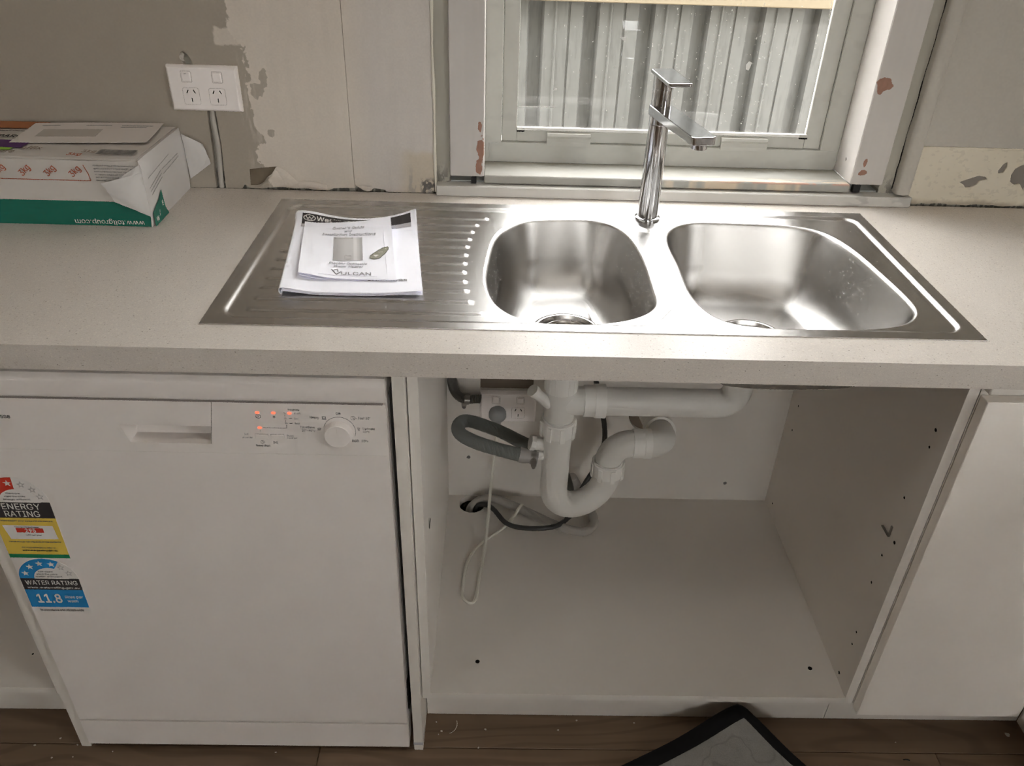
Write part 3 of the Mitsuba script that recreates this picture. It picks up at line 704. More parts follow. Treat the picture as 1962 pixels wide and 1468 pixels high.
spz = np.array([float(zbig(0., v)) for v in np.linspace(0, 1, 30)])
cs = []
for i in range(30):
    h2 = (spz[i]-zb-.0006)/2; t = np.linspace(math.pi/2, 3*math.pi/2, 9)
    cs.append(np.c_[spn[i, 0]+h2*.75*np.cos(t), np.full(9, spn[i, 1]), zb+.0004+h2+h2*np.sin(t)])
cs = np.array(cs)
put(bk, 'fold', sheet(lambda u, v: cs[np.clip((u*29).round().astype(int), 0, 29), np.clip((v*8).round().astype(int), 0, 8)], 30, 9, .0005), 'm_paper', smooth=60)
B1.put_flat(bk, 'cover_band', sbox(.010, .253, .198, .287), 'm_dark_band', label='black band across the top of the cover')
B1.put_flat(bk, 'cover_band', sbox(.010, .240, .198, .253), 'm_print_grey')
def on_book(B, parent, text, h, u, v, m, **k):
    msh = words(text, h, depth=.0002, **k); msh.apply_translation((u, v, 0)); B.put_flat(parent, 'lettering', msh, m, off=.0007)
on_book(B1, bk, 'Westinghouse', .0130, .034, .2685, 'm_lbl_white', bold=True, width=.092)
on_book(B1, bk, 'USER MANUAL', .0085, .018, .2545, 'm_lbl_white', width=.070)
on_book(B1, bk, 'DISHWASHER', .0062, .186, .040, 'm_ink_soft', width=.060, align='r', bold=True)
lg = shapely.affinity.scale(Point(0, 0).buffer(.0085, quad_segs=12), 1.25, 1.0); lg = lg.difference(shapely.affinity.scale(lg, .84, .84))
wv = shapely.union_all([strip([(-.006, .003), (-.003, -.003), (0, .002), (.003, -.003), (.006, .003)], .0013), strip([(-.005, -.0045), (.005, -.0045)], .001), Point(-.006, .0035).buffer(.0011), Point(0, .003).buffer(.0011), Point(.006, .0035).buffer(.0011)])
B1.put_flat(bk, 'logo', shapely.affinity.translate(shapely.union_all([lg, wv]), .0225, .2745), 'm_lbl_white', off=.0007)
def zsm(u, v):
    uu = -.0 + u; base = zbig(np.clip(.09+u*.70, 0, 1), np.clip(.13+v*.77, 0, 1))
    flat = zb+.0085
    return np.maximum(base, flat*.4+base*.6) + .0020 + .0062*np.exp(-((u-.04)/.22)**2)*(1-.95*v) - .0014*S01((v-.6)/.4)*np.exp(-(u/.45)**2) + .0120*S01((v-.55)/.45)*np.clip(u, 0, 1)**1.5
B2 = Book((-.1765, .2000), (.1480, .0020), .1480, .219, zsm, shear=-.150)
bs = thing('instruction_booklet', 'smaller white guide booklet with a grey heater picture, lying on the larger one', 'booklet', None)
put(bs, 'cover', sheet(lambda u, v: B2.at(u*.148, v*.219), 40, 30, .0005), 'm_paper', smooth=40)
def zsp(u, v):
    base = zbig(np.clip(.09+u*.70, 0, 1), np.clip(.13+v*.77, 0, 1))
    return np.minimum(zsm(u, v)-.0007, base+.0016+.0022*np.exp(-(u/.12)**2))
B2p = Book((-.1765, .2000), (.1480, .0020), .1480, .219, zsp, shear=-.150)
put(bs, 'pages', sheet(lambda u, v: B2p.at(.0015+u*.1455, .0015+v*.215), 40, 24, .0009), 'm_paper', smooth=40)
def it(text, h, u, v, width): on_book(B2, bs, text, h, u, v, 'm_ink_text', shear=.28, bold=False, width=width, align='c')
it("Owner's Guide", .0095, .0745, .1870, .055); it('and', .0085, .0745, .1745, .0135); it('Installation Instructions', .0095, .0755, .1610, .090)
it('Electric Domestic', .0075, .0740, .0490, .060); it('Water Heater', .0075, .0745, .0385, .047)
on_book(B2, bs, 'ULCAN', .0100, .0630, .0120, 'm_ink_text', bold=False, width=.046)
B2.put_flat(bs, 'logo', shapely.union_all([strip([(.049, .030), (.0565, .013), (.064, .024)], .0019), strip([(.052, .028), (.058, .031), (.059, .0225)], .0016)]), 'm_ink_text')
B2.put_flat(bs, 'ruled_line', shapely.union_all([sbox(.030, .0085, .118, .0090), sbox(.1335, .02, .1338, .18)]), 'm_ink_faint')
def heat():
    g_ = trimesh.creation.triangulate_polygon(sbox(0, 0, 1, 1), engine='earcut')
    n = 14; u, v = np.meshgrid(np.linspace(0, 1, n), np.linspace(0, 1, n), indexing='ij')
    bot = .062 + .006*np.abs(u-.25)
    q = B2.at(.0505+.047*u, bot+(.155-bot)*v, .0006); i, j = np.meshgrid(np.arange(n-1), np.arange(n-1), indexing='ij')
    qq = np.stack([i*n+j, (i+1)*n+j, (i+1)*n+j+1, i*n+j+1], -1).reshape(-1, 4)
    return trimesh.Trimesh(q.reshape(-1, 3), np.vstack([qq[:, [0, 1, 2]], qq[:, [0, 2, 3]]]), process=False), np.c_[u.ravel(), v.ravel()]
hm, huv = heat(); put(bs, 'heater_picture', hm, 'm_heater_print', smooth=True, uv=huv, label='printed grey picture of a water heater')
B2.put_flat(bs, 'picture_detail', shapely.union_all([sbox(.0525, .1500, .0545, .1520), sbox(.0800, .1500, .0820, .1520), sbox(.069, .0690, .079, .0695), sbox(.069, .0820, .079, .0825), sbox(.069, .069, .0694, .0825), sbox(.0786, .069, .079, .0825)]), 'm_ink_grey', off=.0010)
B2.put_flat(bs, 'picture_detail', sbox(.0560, .1500, .0790, .1525), 'm_lbl_white', off=.0010)
fobp = Polygon([(.1090, .0760), (.1150, .0720), (.1230, .0755), (.1330, .0950), (.1390, .1130), (.1385, .1200), (.1340, .1190), (.1250, .1080), (.1150, .0920), (.1100, .0830)]).buffer(.0012)
B2.put_flat(bs, 'printed_badge', fobp, 'm_fob', off=.0006, label='small olive oval badge printed on the cover')
B2.put_flat(bs, 'badge_mark', shapely.union_all([Polygon([(.1135, .0870), (.1235, .0880), (.1180, .0795)]), strip([(.122, .098), (.130, .0995)], .0008), Point(.1350, .1125).buffer(.0012)]), 'm_lbl_white', off=.0010)
B2.put_flat(bs, 'badge_edge', fobp.difference(fobp.buffer(-.0007)), 'm_dark_band', off=.0009)

# ================================================================== WALL OUTLETS
def outlet(name, label, cx, cz, yb, plugs=False, tilt=0.0):
    o = thing(name, label, 'power outlet')
    def tr(m):
        if tilt: m.apply_transform(trimesh.transformations.rotation_matrix(tilt, (0, 1, 0), (cx, yb, cz)))
        return m
    yf = yb-.0118
    pts = []
    for x, sx in ((cx-.060, -1), (cx+.060, 1)):
        for z, sz in ((cz-.0365, -1), (cz+.0365, 1)):
            pts += [(x+sx*.0028, yb, z+sz*.0028), (x+sx*.0025, yf+.006, z+sz*.0025), (x, yf+.0012, z), (x-sx*.002, yf, z-sz*.002)]
    put(o, 'plate', tr(trimesh.convex.convex_hull(np.array(pts))), 'm_socket')
    for dx in (-.0272, .0272):
        r = sbox(cx+dx-.0072, cz+.0125, cx+dx+.0072, cz+.0275).buffer(.0016, quad_segs=6)
        r = shapely.affinity.translate(r, 0, .0010)
        put(o, 'switch_surround', tr(xz(r.buffer(.0008).difference(r), yf-.0002, .001)), 'm_seam_light')
        put(o, 'rocker_switch', tr(rbox(cx+dx-.0075, cx+dx+.0075, yf-.0022, yf+.002, cz+.0130, cz+.0290, .002)), 'm_socket', smooth=40)
    for dx in (-.0232, .0232):
        r = sbox(cx+dx-.0145, cz-.0270, cx+dx+.0145, cz+.0020).buffer(-.004).buffer(.004, quad_segs=6)
        put(o, 'socket_outline', tr(xz(r.buffer(.0003).difference(r.buffer(-.0003)), yf-.0001, .0006)), 'm_seam_light')
        put(o, 'socket_face', tr(xz(r.buffer(-.0003), yf-.0003, .001)), 'm_socket')
        for a, b, c in ((-.0062, -.0045, -28), (.0062, -.0045, 28), (0, -.0190, 0)):
            s = shapely.affinity.rotate(sbox(-.0009, -.0033, .0009, .0033), c if a else 0)
            put(o, 'pin_slot', tr(xz(shapely.affinity.translate(s, cx+dx+a, cz+b), yf-.0005, .0008)), 'm_slot')
    if not plugs: put(o, 'switch_mark', tr(xz(sbox(cx-.0272-.0022, cz+.0262, cx-.0272+.0015, cz+.0270), yf-.0026, .0004)), 'm_slot')
    return o
outlet('wall_outlet', 'white double power outlet on the taupe wall beside the parcel', -.4095, 1.0862, D)
outlet('wall_outlet', 'white double power outlet inside the sink cabinet behind the pipes', .1525, .4198, .5843, True)
# cable in the chase under the wall outlet
cb = spline([(-.4050, .6085, 1.055), (-.4062, .6060, 1.02), (-.4050, .6040, .985), (-.4072, .6050, .95), (-.4105, .6065, .92), (-.4120, .6075, .9008)], 50)
m = tube(cb, .0048, 12); m.vertices[:, 1] = .606 + (m.vertices[:, 1]-.606)*.8
put(None, 'supply_cable', m, 'm_cable_grey', smooth=50, label='grey sheathed cable in the open slot below the wall outlet', cat='cable')

# ================================================================== PARCEL AND ENVELOPE
pc = thing('parcel', 'white and green postal satchel parcel on the left end of the worktop', 'parcel')
px0, px1, py0, py1, pz0, pz1 = -1.02, -.470, .4040, .598, H+.0003, 1.0165
GB = .9435
mat('m_bag_white', P((.545, .515, .485), .38, .4)); mat('m_bag_side', P((.60, .585, .575), .38, .4)); mat('m_bag_green', P((.012, .135, .095), .38, .4))
def bag_sheet(fn, m, name='film', n=(34, 16), **k): return put(pc, name, sheet(fn, n[0], n[1], .0004), m, smooth=40, **k)
def cr(u, v, s, a): return a*(meshkit.fbm(np.stack([u*s, v*s, u*0+3.3], -1), 3)-.5)
put(pc, 'box', rbox(px0, px1-.002, py0+.002, py1, pz0, pz1-.001, .005), 'm_bag_white', smooth=40)
bag_sheet(lambda u, v: np.stack([px0+(px1-px0)*u, py0-.0006-cr(u, v, 6, .002)-.0005+0*u, GB+(pz1-.004-GB)*v], -1), 'm_bag_white', 'front_film')
bag_sheet(lambda u, v: np.stack([px0+(px1-px0)*u, py0-.0010-cr(u, v, 6, .002)+0*u, pz0+(GB-pz0)*v], -1), 'm_bag_green', 'green_band', label='green band along the foot of the parcel')
bag_sheet(lambda u, v: np.stack([px0+(px1-.004-px0)*u, py0-.0008+(py1-py0)*v, pz1+.0006+cr(u, v, 7, .004)-.004*np.exp(-v/.05)], -1), 'm_bag_white', 'top_film')
bag_sheet(lambda u, v: np.stack([px1+.0008+cr(u, v, 5, .004)+.003*np.sin(v*3.1), py0-.0055+(py1-py0+.005)*u, pz0+(pz1-.001-pz0)*v], -1), 'm_bag_side', 'end_film')
gs = Polygon([(0, 0), (.116, 0), (.105, .030), (.090, .046), (.05, .030), (.02, .022), (0, .030)])
def end_pt(v): 
    return np.c_[np.full(len(v), px1+.0052)+v[:, 2], py0+.003+v[:, 0], pz0+v[:, 1]]
def on_end(poly_or_mesh, name, mm, **k):
    msh = poly_or_mesh if isinstance(poly_or_mesh, trimesh.Trimesh) else extr(poly_or_mesh, .0003)
    msh = msh.copy(); msh.vertices = end_pt(msh.vertices); return put(pc, name, msh, mm, **k)
on_end(Polygon([(-.002, .000), (.062, .0005), (.052, .0150), (.048, .048), (.030, .036), (-.002, .024)]), 'green_corner', 'm_bag_green')
def end_line(a, b, w=.0009): on_end(strip([a, b], w), 'printed_line', 'm_ink_grey')
end_line((.008, .081), (.110, .091)); end_line((.070, .077), (.150, .080)); end_line((.072, .068), (.152, .0745))
for k in range(3): end_line((.006+.002*k, .064-.006*k), (.064, .077-.006*k), .0012)
# ears of the folded satchel
def ear(P0, P1, P2, P3, bulge, axis):
    P0, P1, P2, P3 = map(np.array, (P0, P1, P2, P3))
    def fn(u, v):
        q = (1-u[..., None])*(1-v[..., None])*P0 + u[..., None]*(1-v[..., None])*P1 + u[..., None]*v[..., None]*P2 + (1-u[..., None])*v[..., None]*P3
        b = bulge*np.sin(np.pi*u)*np.sin(np.pi*v) + cr(u, v, 4, .006)
        q = q.copy(); q[..., axis] += b; return q
    return sheet(fn, 18, 18, .0006)
put(pc, 'folded_ear', ear((-.4665, .3990, .9960), (-.5330, .3900, .9790), (-.5180, .3905, .9480), (-.4665, .3985, .9190), -.006, 1), 'm_bag_side', smooth=40, label='pale folded corner of the satchel at the front')
put(pc, 'folded_ear', ear((-.4665, .3995, 1.0100), (-.5060, .4000, .9860), (-.5040, .3990, .9700), (-.4665, .3985, .9720), -.003, 1), 'm_bag_side', smooth=40)
put(pc, 'folded_ear', ear((-.4665, .5960, 1.0050), (-.4280, .5900, .9880), (-.4180, .5880, .9530), (-.4640, .5940, .9200), -.004, 1), 'm_bag_side', smooth=40, label='crumpled rear corner of the satchel against the wall')
yf = py0-.0030
def on_front(msh, name, mm, o, yoff=0, **k): return put(pc, name, plane(msh, (o[0], yf+yoff, o[1]), (1, 0, 0), (0, 0, 1)), mm, **k)
a50 = math.radians(42); e1, e2 = (math.cos(a50), 0, math.sin(a50)), (-math.sin(a50), 0, math.cos(a50))
for x in (-.7050, -.6640, -.6230, -.5820):
    put(pc, 'lettering', plane(words('3kg', .0105, .0215, depth=.0004), (x, yf, .9840), e1, e2), 'm_orange_ink')
put(pc, 'printed_border', xz(shapely.union_all([strip([(-1.0, .9795), (-.5545, .9795), (-.5560, .992), (-.5610, 1.006)], .0009)]), yf, .0004), 'm_orange_ink')
for k in range(6):
    ws = ["Additional charges will be required if the", "guide are paid. For total weight, or an", "incorrect address has been supplied and", "re-delivery is required, or these will delay", "delivery requirements.", "This satchel is non-refundable"][k]
    put(pc, 'lettering', plane(words(ws, .0024, .0685 if k < 4 else .042, depth=.0003), (-.5450, yf, 1.0045-.0050*k), (1, 0, 0), (0, 0, 1)), 'm_ink_soft')
zt_ = pz1+.0032
mat('m_bag_text', P((.24, .19, .16), .7, .2))
def on_top(m, name, mm, o, **k): return put(pc, name, plane(m, (o[0], o[1], zt_), (1, 0, 0), (0, 1, 0)), mm, **k)
on_top(words('here', .0150, .036), 'lettering', 'm_bag_text', (-.713, .413)); on_top(words('affix', .0150, .034), 'lettering', 'm_bag_text', (-.676, .434))
on_top(words('3kg', .012, .024), 'lettering', 'm_orange_ink', (-.5890, .4080)); on_top(words('3kg', .012, .024), 'lettering', 'm_bag_text', (-.572, .425))
bars = []; x = -.5450
while x < -.4850:
    wd = rng.choice([.0006, .0010, .0016]); bars.append(sbox(x, .418, x+wd, .442)); x += wd+rng.choice([.0006, .0011])
put(pc, 'barcode', xy(shapely.union_all(bars), zt_, .0003), 'm_ink_soft')
put(pc, 'lime_patch', box(-.76, -.690, .428, .440, zt_, zt_+.0003), 'm_bag_lime'); put(pc, 'purple_patch', box(-.80, -.677, .441, .482, zt_, zt_+.0003), 'm_bag_purple')
put(pc, 'orange_patch', box(-.82, -.700, .552, .594, zt_, zt_+.0003), 'm_bag_orange'); put(pc, 'printed_line', box(-.82, -.68, .534, .537, zt_, zt_+.0003), 'm_ink')
on_top(words('PARCEL', .014, .06, bold=True), 'lettering', 'm_ink', (-.748, .498))
# mirrored web address along the foot, upside down as the bag is folded, and letters on the end
put(pc, 'lettering', plane(words('www.tollgroup.com', .0085, .118, depth=.0003), (-.4810, py0-.0026, pz0+.0105), (-1, 0, 0), (0, 0, -1)), 'm_lbl_white')
on_end(plane(words('W / E', .010, .045), (0, 0, 0), (1, 0, 0), (0, 1, 0)), 'lettering', 'm_lbl_white') if False else None
for t_, yy, zz in (('E', .040, .0215), ('/', .022, .0110), ('W', .006, .0050)):
    mm = words(t_, .0085, depth=.0003); v = mm.vertices.copy(); v[:, 0], v[:, 1] = v[:, 0]+yy, v[:, 1]+zz; v[:, 2] += .0004; mm.vertices = v
    on_end(mm, 'lettering', 'm_lbl_white')
# envelope
en = thing('envelope', 'white window envelope lying on top of the parcel', 'envelope')
eo = np.array([-.7090, .4660]); evx, evy = np.array([.2265, .013]), np.array([-.012, .118])
def ez(u, v): return zt_ + .0010 + .0022*u**2 + .0015*np.sin(u*3.1)*v
def efn(u, v, off=0):
    q = eo + u[..., None]*evx + v[..., None]*evy; return np.stack([q[..., 0], q[..., 1], ez(u, v)+off], -1)
put(en, 'paper', sheet(efn, 30, 14, .0008), 'm_paper_env', smooth=40)
put(en, 'window_film', sheet(lambda u, v: efn(.13+.45*u, .28+.36*v, .0004), 16, 8, .0002), 'm_film', smooth=40, label='grey film window of the envelope')
for u0, v0, w_ in ((.70, .80, .24), (.70, .72, .20), (.08, .83, .14), (.42, .82, .2)):
    put(en, 'printed_line', sheet(lambda u, v, u0=u0, v0=v0, w_=w_: efn(u0+w_*u, v0+.035*v, .0004), 8, 3, .0002), 'm_ink_grey')

# ================================================================== DISHWASHER
dw = thing('dishwasher', 'white freestanding dishwasher with rating stickers under the worktop', 'dishwasher')
X0, X1, YF = -.6290, -.0270, .0075
put(dw, 'cabinet', box(X0+.004, X1-.004, .055, .575, .012, .840), 'm_gloss_white')
topp = Polygon([(.575, .8120), (.575, .8520), (.020, .8520), (.0125, .8505), (YF, .8450), (YF-.001, .8380), (YF, .8160), (.010, .8120)])
put(dw, 'top_panel', yz(topp, X0, X1-X0), 'm_gloss_white', smooth=35)
# door: slab with a trapezoid grip recess
grip = Polygon([(-.3999, .7695), (-.2723, .7695), (-.2775, .7386), (-.3905, .7386)])
door = sbox(X0, .0955, X1, .8108).difference(grip)
put(dw, 'door', xz(door, YF, .030), 'm_gloss_white')
rec = np.array([(-.3999, YF, .7695), (-.2723, YF, .7695), (-.2775, YF, .7386), (-.3905, YF, .7386), (-.3990, YF+.046, .7695), (-.2730, YF+.046, .7695), (-.2775, YF+.024, .7392), (-.3905, YF+.024, .7392)])
put(dw, 'grip_recess', trimesh.Trimesh(rec, [(0, 4, 5), (0, 5, 1), (4, 7, 6), (4, 6, 5), (7, 3, 2), (7, 2, 6), (0, 3, 7), (0, 7, 4), (1, 5, 6), (1, 6, 2)], process=False), 'm_gloss_white', label='grey shaded finger grip in the door')
put(dw, 'grip_flap', xz(Polygon([(-.4070, .8105), (-.2655, .8105), (-.2724, .7696), (-.4000, .7696)]), YF-.0004, .003), 'm_gloss_white')
put(dw, 'panel_seam', xz(shapely.union_all([sbox(X0, .8106, X1-.004, .8122), Polygon([(-.2655, .8106), (-.2647, .8106), (-.2768, .7386), (-.2776, .7386)])]), YF-.0005, .012), 'm_seam')
put(dw, 'panel_seam', xz(sbox(X0, .7222, X1, .7226), YF-.0002, .001), 'm_white_edge')
put(dw, 'plinth', xz(sbox(X0, .0225, X1+.001, .0920), YF-.001, .035), 'm_gloss_white')
for fx in (X0+.05, X1-.05):
    for fy in (.07, .53): put(dw, 'foot', cyl((fx, fy, 0), (fx, fy, .02), .018, 20), 'm_black')
put(dw, 'side_seal', box(X1-.002, X1+.0015, YF+.028, .10, .09, .81), 'm_ink_soft'); put(dw, 'hinge', box(X1-.002, X1+.003, YF+.020, .06, .11, .19), 'm_slot')
def onp(msh, o, m, name='lettering', **k): return put(dw, name, plane(msh, (o[0], YF, o[1]), (1, 0, 0), (0, 0, 1)), m, **k)
def lt(t, x0, z, x1, h, m='m_ink', bold=False): onp(words(t, h, x1-x0, bold), (x0, z-h/2), m)
lt('Progress', -.1624, .8002, -.1465, .0030, bold=True); lt('3h', -.1690, .7944, -.1655, .0028, 'm_ink_soft'); lt('6h', -.1692, .7856, -.1655, .0028, 'm_ink_soft'); lt('9h', -.1692, .7770, -.1650, .0028, 'm_ink_soft')
lt('Wash', -.1548, .7943, -.1456, .0030, 'm_ink_soft'); lt('Dry', -.1554, .7853, -.1490, .0030, 'm_ink_soft'); lt('End', -.1553, .7772, -.1485, .0030, 'm_ink_soft')
lt('1/2', -.2285, .7572, -.2225, .0028, 'm_ink_soft'); lt('Hold 3s', -.2315, .7510, -.2176, .0026, 'm_ink_soft'); lt('Reset', -.1690, .7556, -.1595, .0026, 'm_ink_soft'); lt('Hold 3s', -.1690, .7515, -.1550, .0026, 'm_ink_soft')
lt('Delay Start', -.2145, .7374, -.1945, .0030, bold=True)
lt('Heavy', -.1337, .7880, -.1208, .0038); lt('TimeSave', -.1488, .7709, -.1283, .0036); lt("50'-65\u00b0c", -.1469, .7656, -.1282, .0036); lt('Off', -.0969, .7950, -.0898, .0038, bold=True)
lt("Fast 30'", -.0665, .7881, -.0499, .0037); lt('Delicate', -.0619, .7700, -.0445, .0037); lt('40\u00b0c', -.0620, .7648, -.0520, .0032); lt('ECO', -.0779, .7485, -.0683, .0038, bold=True); lt('50\u00b0c', -.0646, .7485, -.0548, .0036)
lt('DSF5S8', -.575, .7790, -.5470, .0052, bold=True)
def sym(geom, m='m_ink', name='symbol'): return put(dw, name, xz(geom, YF-.0003, .0005), m)
def circ(x, z, r, w=.0006): return Point(x, z).buffer(r).difference(Point(x, z).buffer(r-w))
sym(shapely.union_all([circ(-.2045, .7881, .0036), sbox(-.2048, .7868, -.2042, .7897)]))
sym(shapely.union_all([strip([(-.1826-.0022*math.cos(a), .7876-.0022*math.sin(a)), (-.1826+.0022*math.cos(a), .7876+.0022*math.sin(a))], .0005) for a in (0, .8, 1.6, 2.4)]), 'm_ink_soft')
sym(shapely.union_all([sbox(-.2000, .7684, -.1672, .7689), sbox(-.1674, .7684, -.1669, .7745), sbox(-.2052, .7610, -.2047, .7650), sbox(-.1676, .7888, -.1672, .7915), sbox(-.1676, .7800, -.1672, .7828)]))
for a, b in ((-.2135, -.1953), (-.1916, -.1727)):
    put(dw, 'push_button', rbox(a, b, YF-.0010, YF+.004, .7495, .7572, .001), 'm_gloss_white', smooth=40)
    sym(shapely.union_all([sbox(a, .7572, b, .7576), sbox(a, .7515, a+.0004, .7576), sbox(b-.0004, .7505, b, .7576)]), 'm_ink_soft', 'button_outline')
sym(sbox(-.1846, .7522, -.1806, .7535), name='indicator'); sym(sbox(-.1621, .7852, -.1580, .7863), 'm_ink_soft', 'indicator'); sym(sbox(-.1623, .7765, -.1582, .7777), name='indicator')
sym(shapely.union_all([circ(-.2043, .7434, .0029, .0005), strip([(-.2043, .7450), (-.2043, .7434), (-.2032, .7434)], .0005)]))
sym(shapely.union_all([Polygon([(-.1889, .7408), (-.1889, .7455), (-.1850, .7432)]).difference(Polygon([(-.1889, .7408), (-.1889, .7455), (-.1850, .7432)]).buffer(-.0005)), sbox(-.1845, .7408, -.1841, .7455), sbox(-.1834, .7408, -.1830, .7455)]))
pot = shapely.union_all([strip([(-.1160, .7895), (-.1160, .7862), (-.1115, .7862), (-.1115, .7895), (-.1165, .7895)], .0006), strip([(-.1172, .7850), (-.1105, .7850)], .0006)]); sym(pot)
sym(shapely.union_all([strip([(-.1240, .7698), (-.1236, .7672), (-.1212, .7672), (-.1208, .7698), (-.1242, .7698)], .0006), strip([(-.1208, .7694), (-.1192, .7690), (-.1206, .7680)], .0005), strip([(-.1246, .7664), (-.1204, .7664)], .0005)]))
sym(shapely.union_all([circ(-.0737, .7880, .0033, .0005), strip([(-.0737, .7898), (-.0737, .7880), (-.0722, .7880)], .0005), strip([(-.0698, .7884), (-.0682, .7870)], .0006)]))
sym(shapely.union_all([circ(-.0671, .7703, .0017, .0005), sbox(-.06735, .7668, -.06685, .7690), sbox(-.0684, .7664, -.0658, .7669)]))
th = np.linspace(math.radians(-20), math.radians(165), 40); kc = (-.0938, .7655)
sym(strip([(kc[0]+.0222*math.cos(t), kc[1]+.0238*math.sin(t)) for t in th], .0006), 'm_ink_soft', 'dial_arc')
kb = put(dw, 'dial_knob', lathe([(.0200, 0), (.0196, .007), (.0186, .0105), (.0176, .0112), (.0165, .0110), (0, .0104)], (-.0955, YF-.0002, .7625), 56, (0, -1, 0)), 'm_gloss_white', smooth=35, label='round white programme dial')
put(kb, 'pointer', box(-.0959, -.0951, YF-.0116, YF-.0108, .770, .7775), 'm_white_edge')
for x, z in ((-.2049, .7945), (-.1827, .7945), (-.1606, .7944), (-.2048, .7686)):
    k = key(dw, 'indicator_light'); e = trimesh.creation.icosphere(3, 1.0); e.vertices *= (.0031, .0008, .0021); e.apply_translation((x, YF-.0006, z))
    scene[k] = {**mikit.ply(e, 'm_led', smooth=True), 'emitter': {'type': 'area', 'radiance': rgb(.0150, .0019, .0010)}}; tag(k, 'glowing red-orange indicator light')
# stickers
def st(poly, m, off, parent, name): return put(parent, name, xz(poly, YF-.0003-off, .0003), m)
def arch(cx, zb_, w_, h_): return shapely.intersection(shapely.affinity.scale(Point(cx, zb_).buffer(1, quad_segs=24), w_, h_), sbox(cx-w_, zb_, cx+w_, zb_+h_))
xa, xb_ = -.6290, -.5362; mx = (xa+xb_)/2; es = put(dw, 'energy_sticker', xz(shapely.union_all([sbox(xa, .5080, xb_, .6225), arch(mx, .6225, .0464, .0480)]), YF-.0003, .0004), 'm_lbl_white', label='yellow, black and red energy rating sticker')
av = arch(mx, .6225, .0464, .0480)
st(av.intersection(Polygon([(xa, .62), (mx, .6225), (-.5795, .68), (xa, .68)])), 'm_red', .0002, es, 'red_arc'); inner = arch(mx+.003, .6225, .0300, .0255)
st(inner, 'm_lbl_white', .0004, es, 'arch_centre')
for i, a in enumerate((158, 128, 98)): st(star(mx+.037*math.cos(math.radians(a)), .6225+.0370*math.sin(math.radians(a)), .0062), 'm_lbl_white', .0005, es, 'star')
for i, a in enumerate((68, 42, 18)):
    s_ = star(mx+.037*math.cos(math.radians(a)), .6225+.0370*math.sin(math.radians(a)), .0062); st(s_.difference(s_.buffer(-.0006)), 'm_ink_grey', .0005, es, 'star_outline')
st(sbox(xa, .5915, xb_, .6230), 'm_dark_band', .0003, es, 'black_band'); st(sbox(xa, .5160, xb_, .5915), 'm_yellow', .0003, es, 'yellow_panel'); st(sbox(xa, .5080, xb_, .5162), 'm_green_lbl', .0003, es, 'green_strip')
st(Polygon([(-.6205, .5765), (-.5450, .5760), (-.5430, .5490), (-.6150, .5480)]), 'm_lbl_white', .0005, es, 'white_panel'); st(sbox(-.6020, .5620, -.5610, .5710), 'm_red', .0007, es, 'red_box')
def sl(parent, t, x0, z, x1, h, m, bold=False, off=.0010): put(parent, 'lettering', plane(words(t, h, x1-x0, bold), (x0, YF-off, z), (1, 0, 0), (0, 0, 1)), m)
sl(es, 'ENERGY', -.6105, .6090, -.5525, .0115, 'm_lbl_white'); sl(es, 'RATING', -.6100, .5945, -.5570, .0115, 'm_lbl_white'); sl(es, '295', -.5895, .5628, -.5725, .0072, 'm_lbl_white', True)
sl(es, 'Energy consumption', -.603, .5722, -.566, .0026, 'm_ink_soft'); sl(es, 'kWh per year', -.590, .5560, -.566, .0026, 'm_ink_soft')
sl(es, 'When tested in accordance with the standard', -.620, .5850, -.542, .0022, 'm_ink_soft'); sl(es, 'Actual energy use depends on the appliance', -.620, .5420, -.541, .0022, 'm_ink_soft'); sl(es, 'For more information, refer to', -.604, .5295, -.553, .0024, 'm_ink_soft'); sl(es, 'www.energyrating.gov.au', -.605, .5235, -.551, .0030, 'm_ink', True)
for k, t in enumerate(('The more', 'stars the more', 'energy efficient')): sl(es, t, mx-.014-.003*k, .6390-.0058*k, mx+.008+.006*k, .0030, 'm_ink_soft')
xa, xb_ = -.6278, -.5352; mx = (xa+xb_)/2; wsx = put(dw, 'water_sticker', xz(shapely.union_all([sbox(xa, .3840, xb_, .4620), arch(mx, .4620, .0463, .0440)]), YF-.0003, .0004), 'm_lbl_white', label='blue and black water rating sticker')
av = arch(mx, .4620, .0463, .0440); st(av.intersection(Polygon([(xa, .45), (mx, .462), (mx+.03, .51), (xa, .51)])), 'm_blue', .0002, wsx, 'blue_arc'); st(arch(mx+.004, .4620, .0270, .0240), 'm_lbl_white', .0004, wsx, 'arch_centre')
for a in (160, 130, 101, 72): st(star(mx+.0365*math.cos(math.radians(a)), .4620+.0340*math.sin(math.radians(a)), .0062), 'm_lbl_white', .0005, wsx, 'star')
for a in (48, 22):
    s_ = star(mx+.0365*math.cos(math.radians(a)), .4620+.0340*math.sin(math.radians(a)), .0062); st(s_.difference(s_.buffer(-.0005)), 'm_ink_grey', .0005, wsx, 'star_outline')
st(sbox(xa, .4370, xb_, .4625), 'm_dark_band', .0003, wsx, 'black_band'); st(sbox(xa, .3965, xb_, .4372), 'm_blue', .0003, wsx, 'blue_panel')
sl(wsx, 'WATER RATING', -.6215, .4490, -.5395, .0092, 'm_lbl_white'); sl(wsx, 'www.waterrating.gov.au', -.6215, .4405, -.5385, .0040, 'm_lbl_white'); sl(wsx, '11.8', -.6155, .4080, -.5740, .0190, 'm_lbl_white', True)
sl(wsx, 'litres per', -.5680, .4185, -.5390, .0058, 'm_lbl_white'); sl(wsx, 'wash', -.5660, .4090, -.5490, .0058, 'm_lbl_white'); sl(wsx, 'In accordance with AS/NZS 6400', -.6160, .3880, -.5450, .0040, 'm_ink_soft', True)
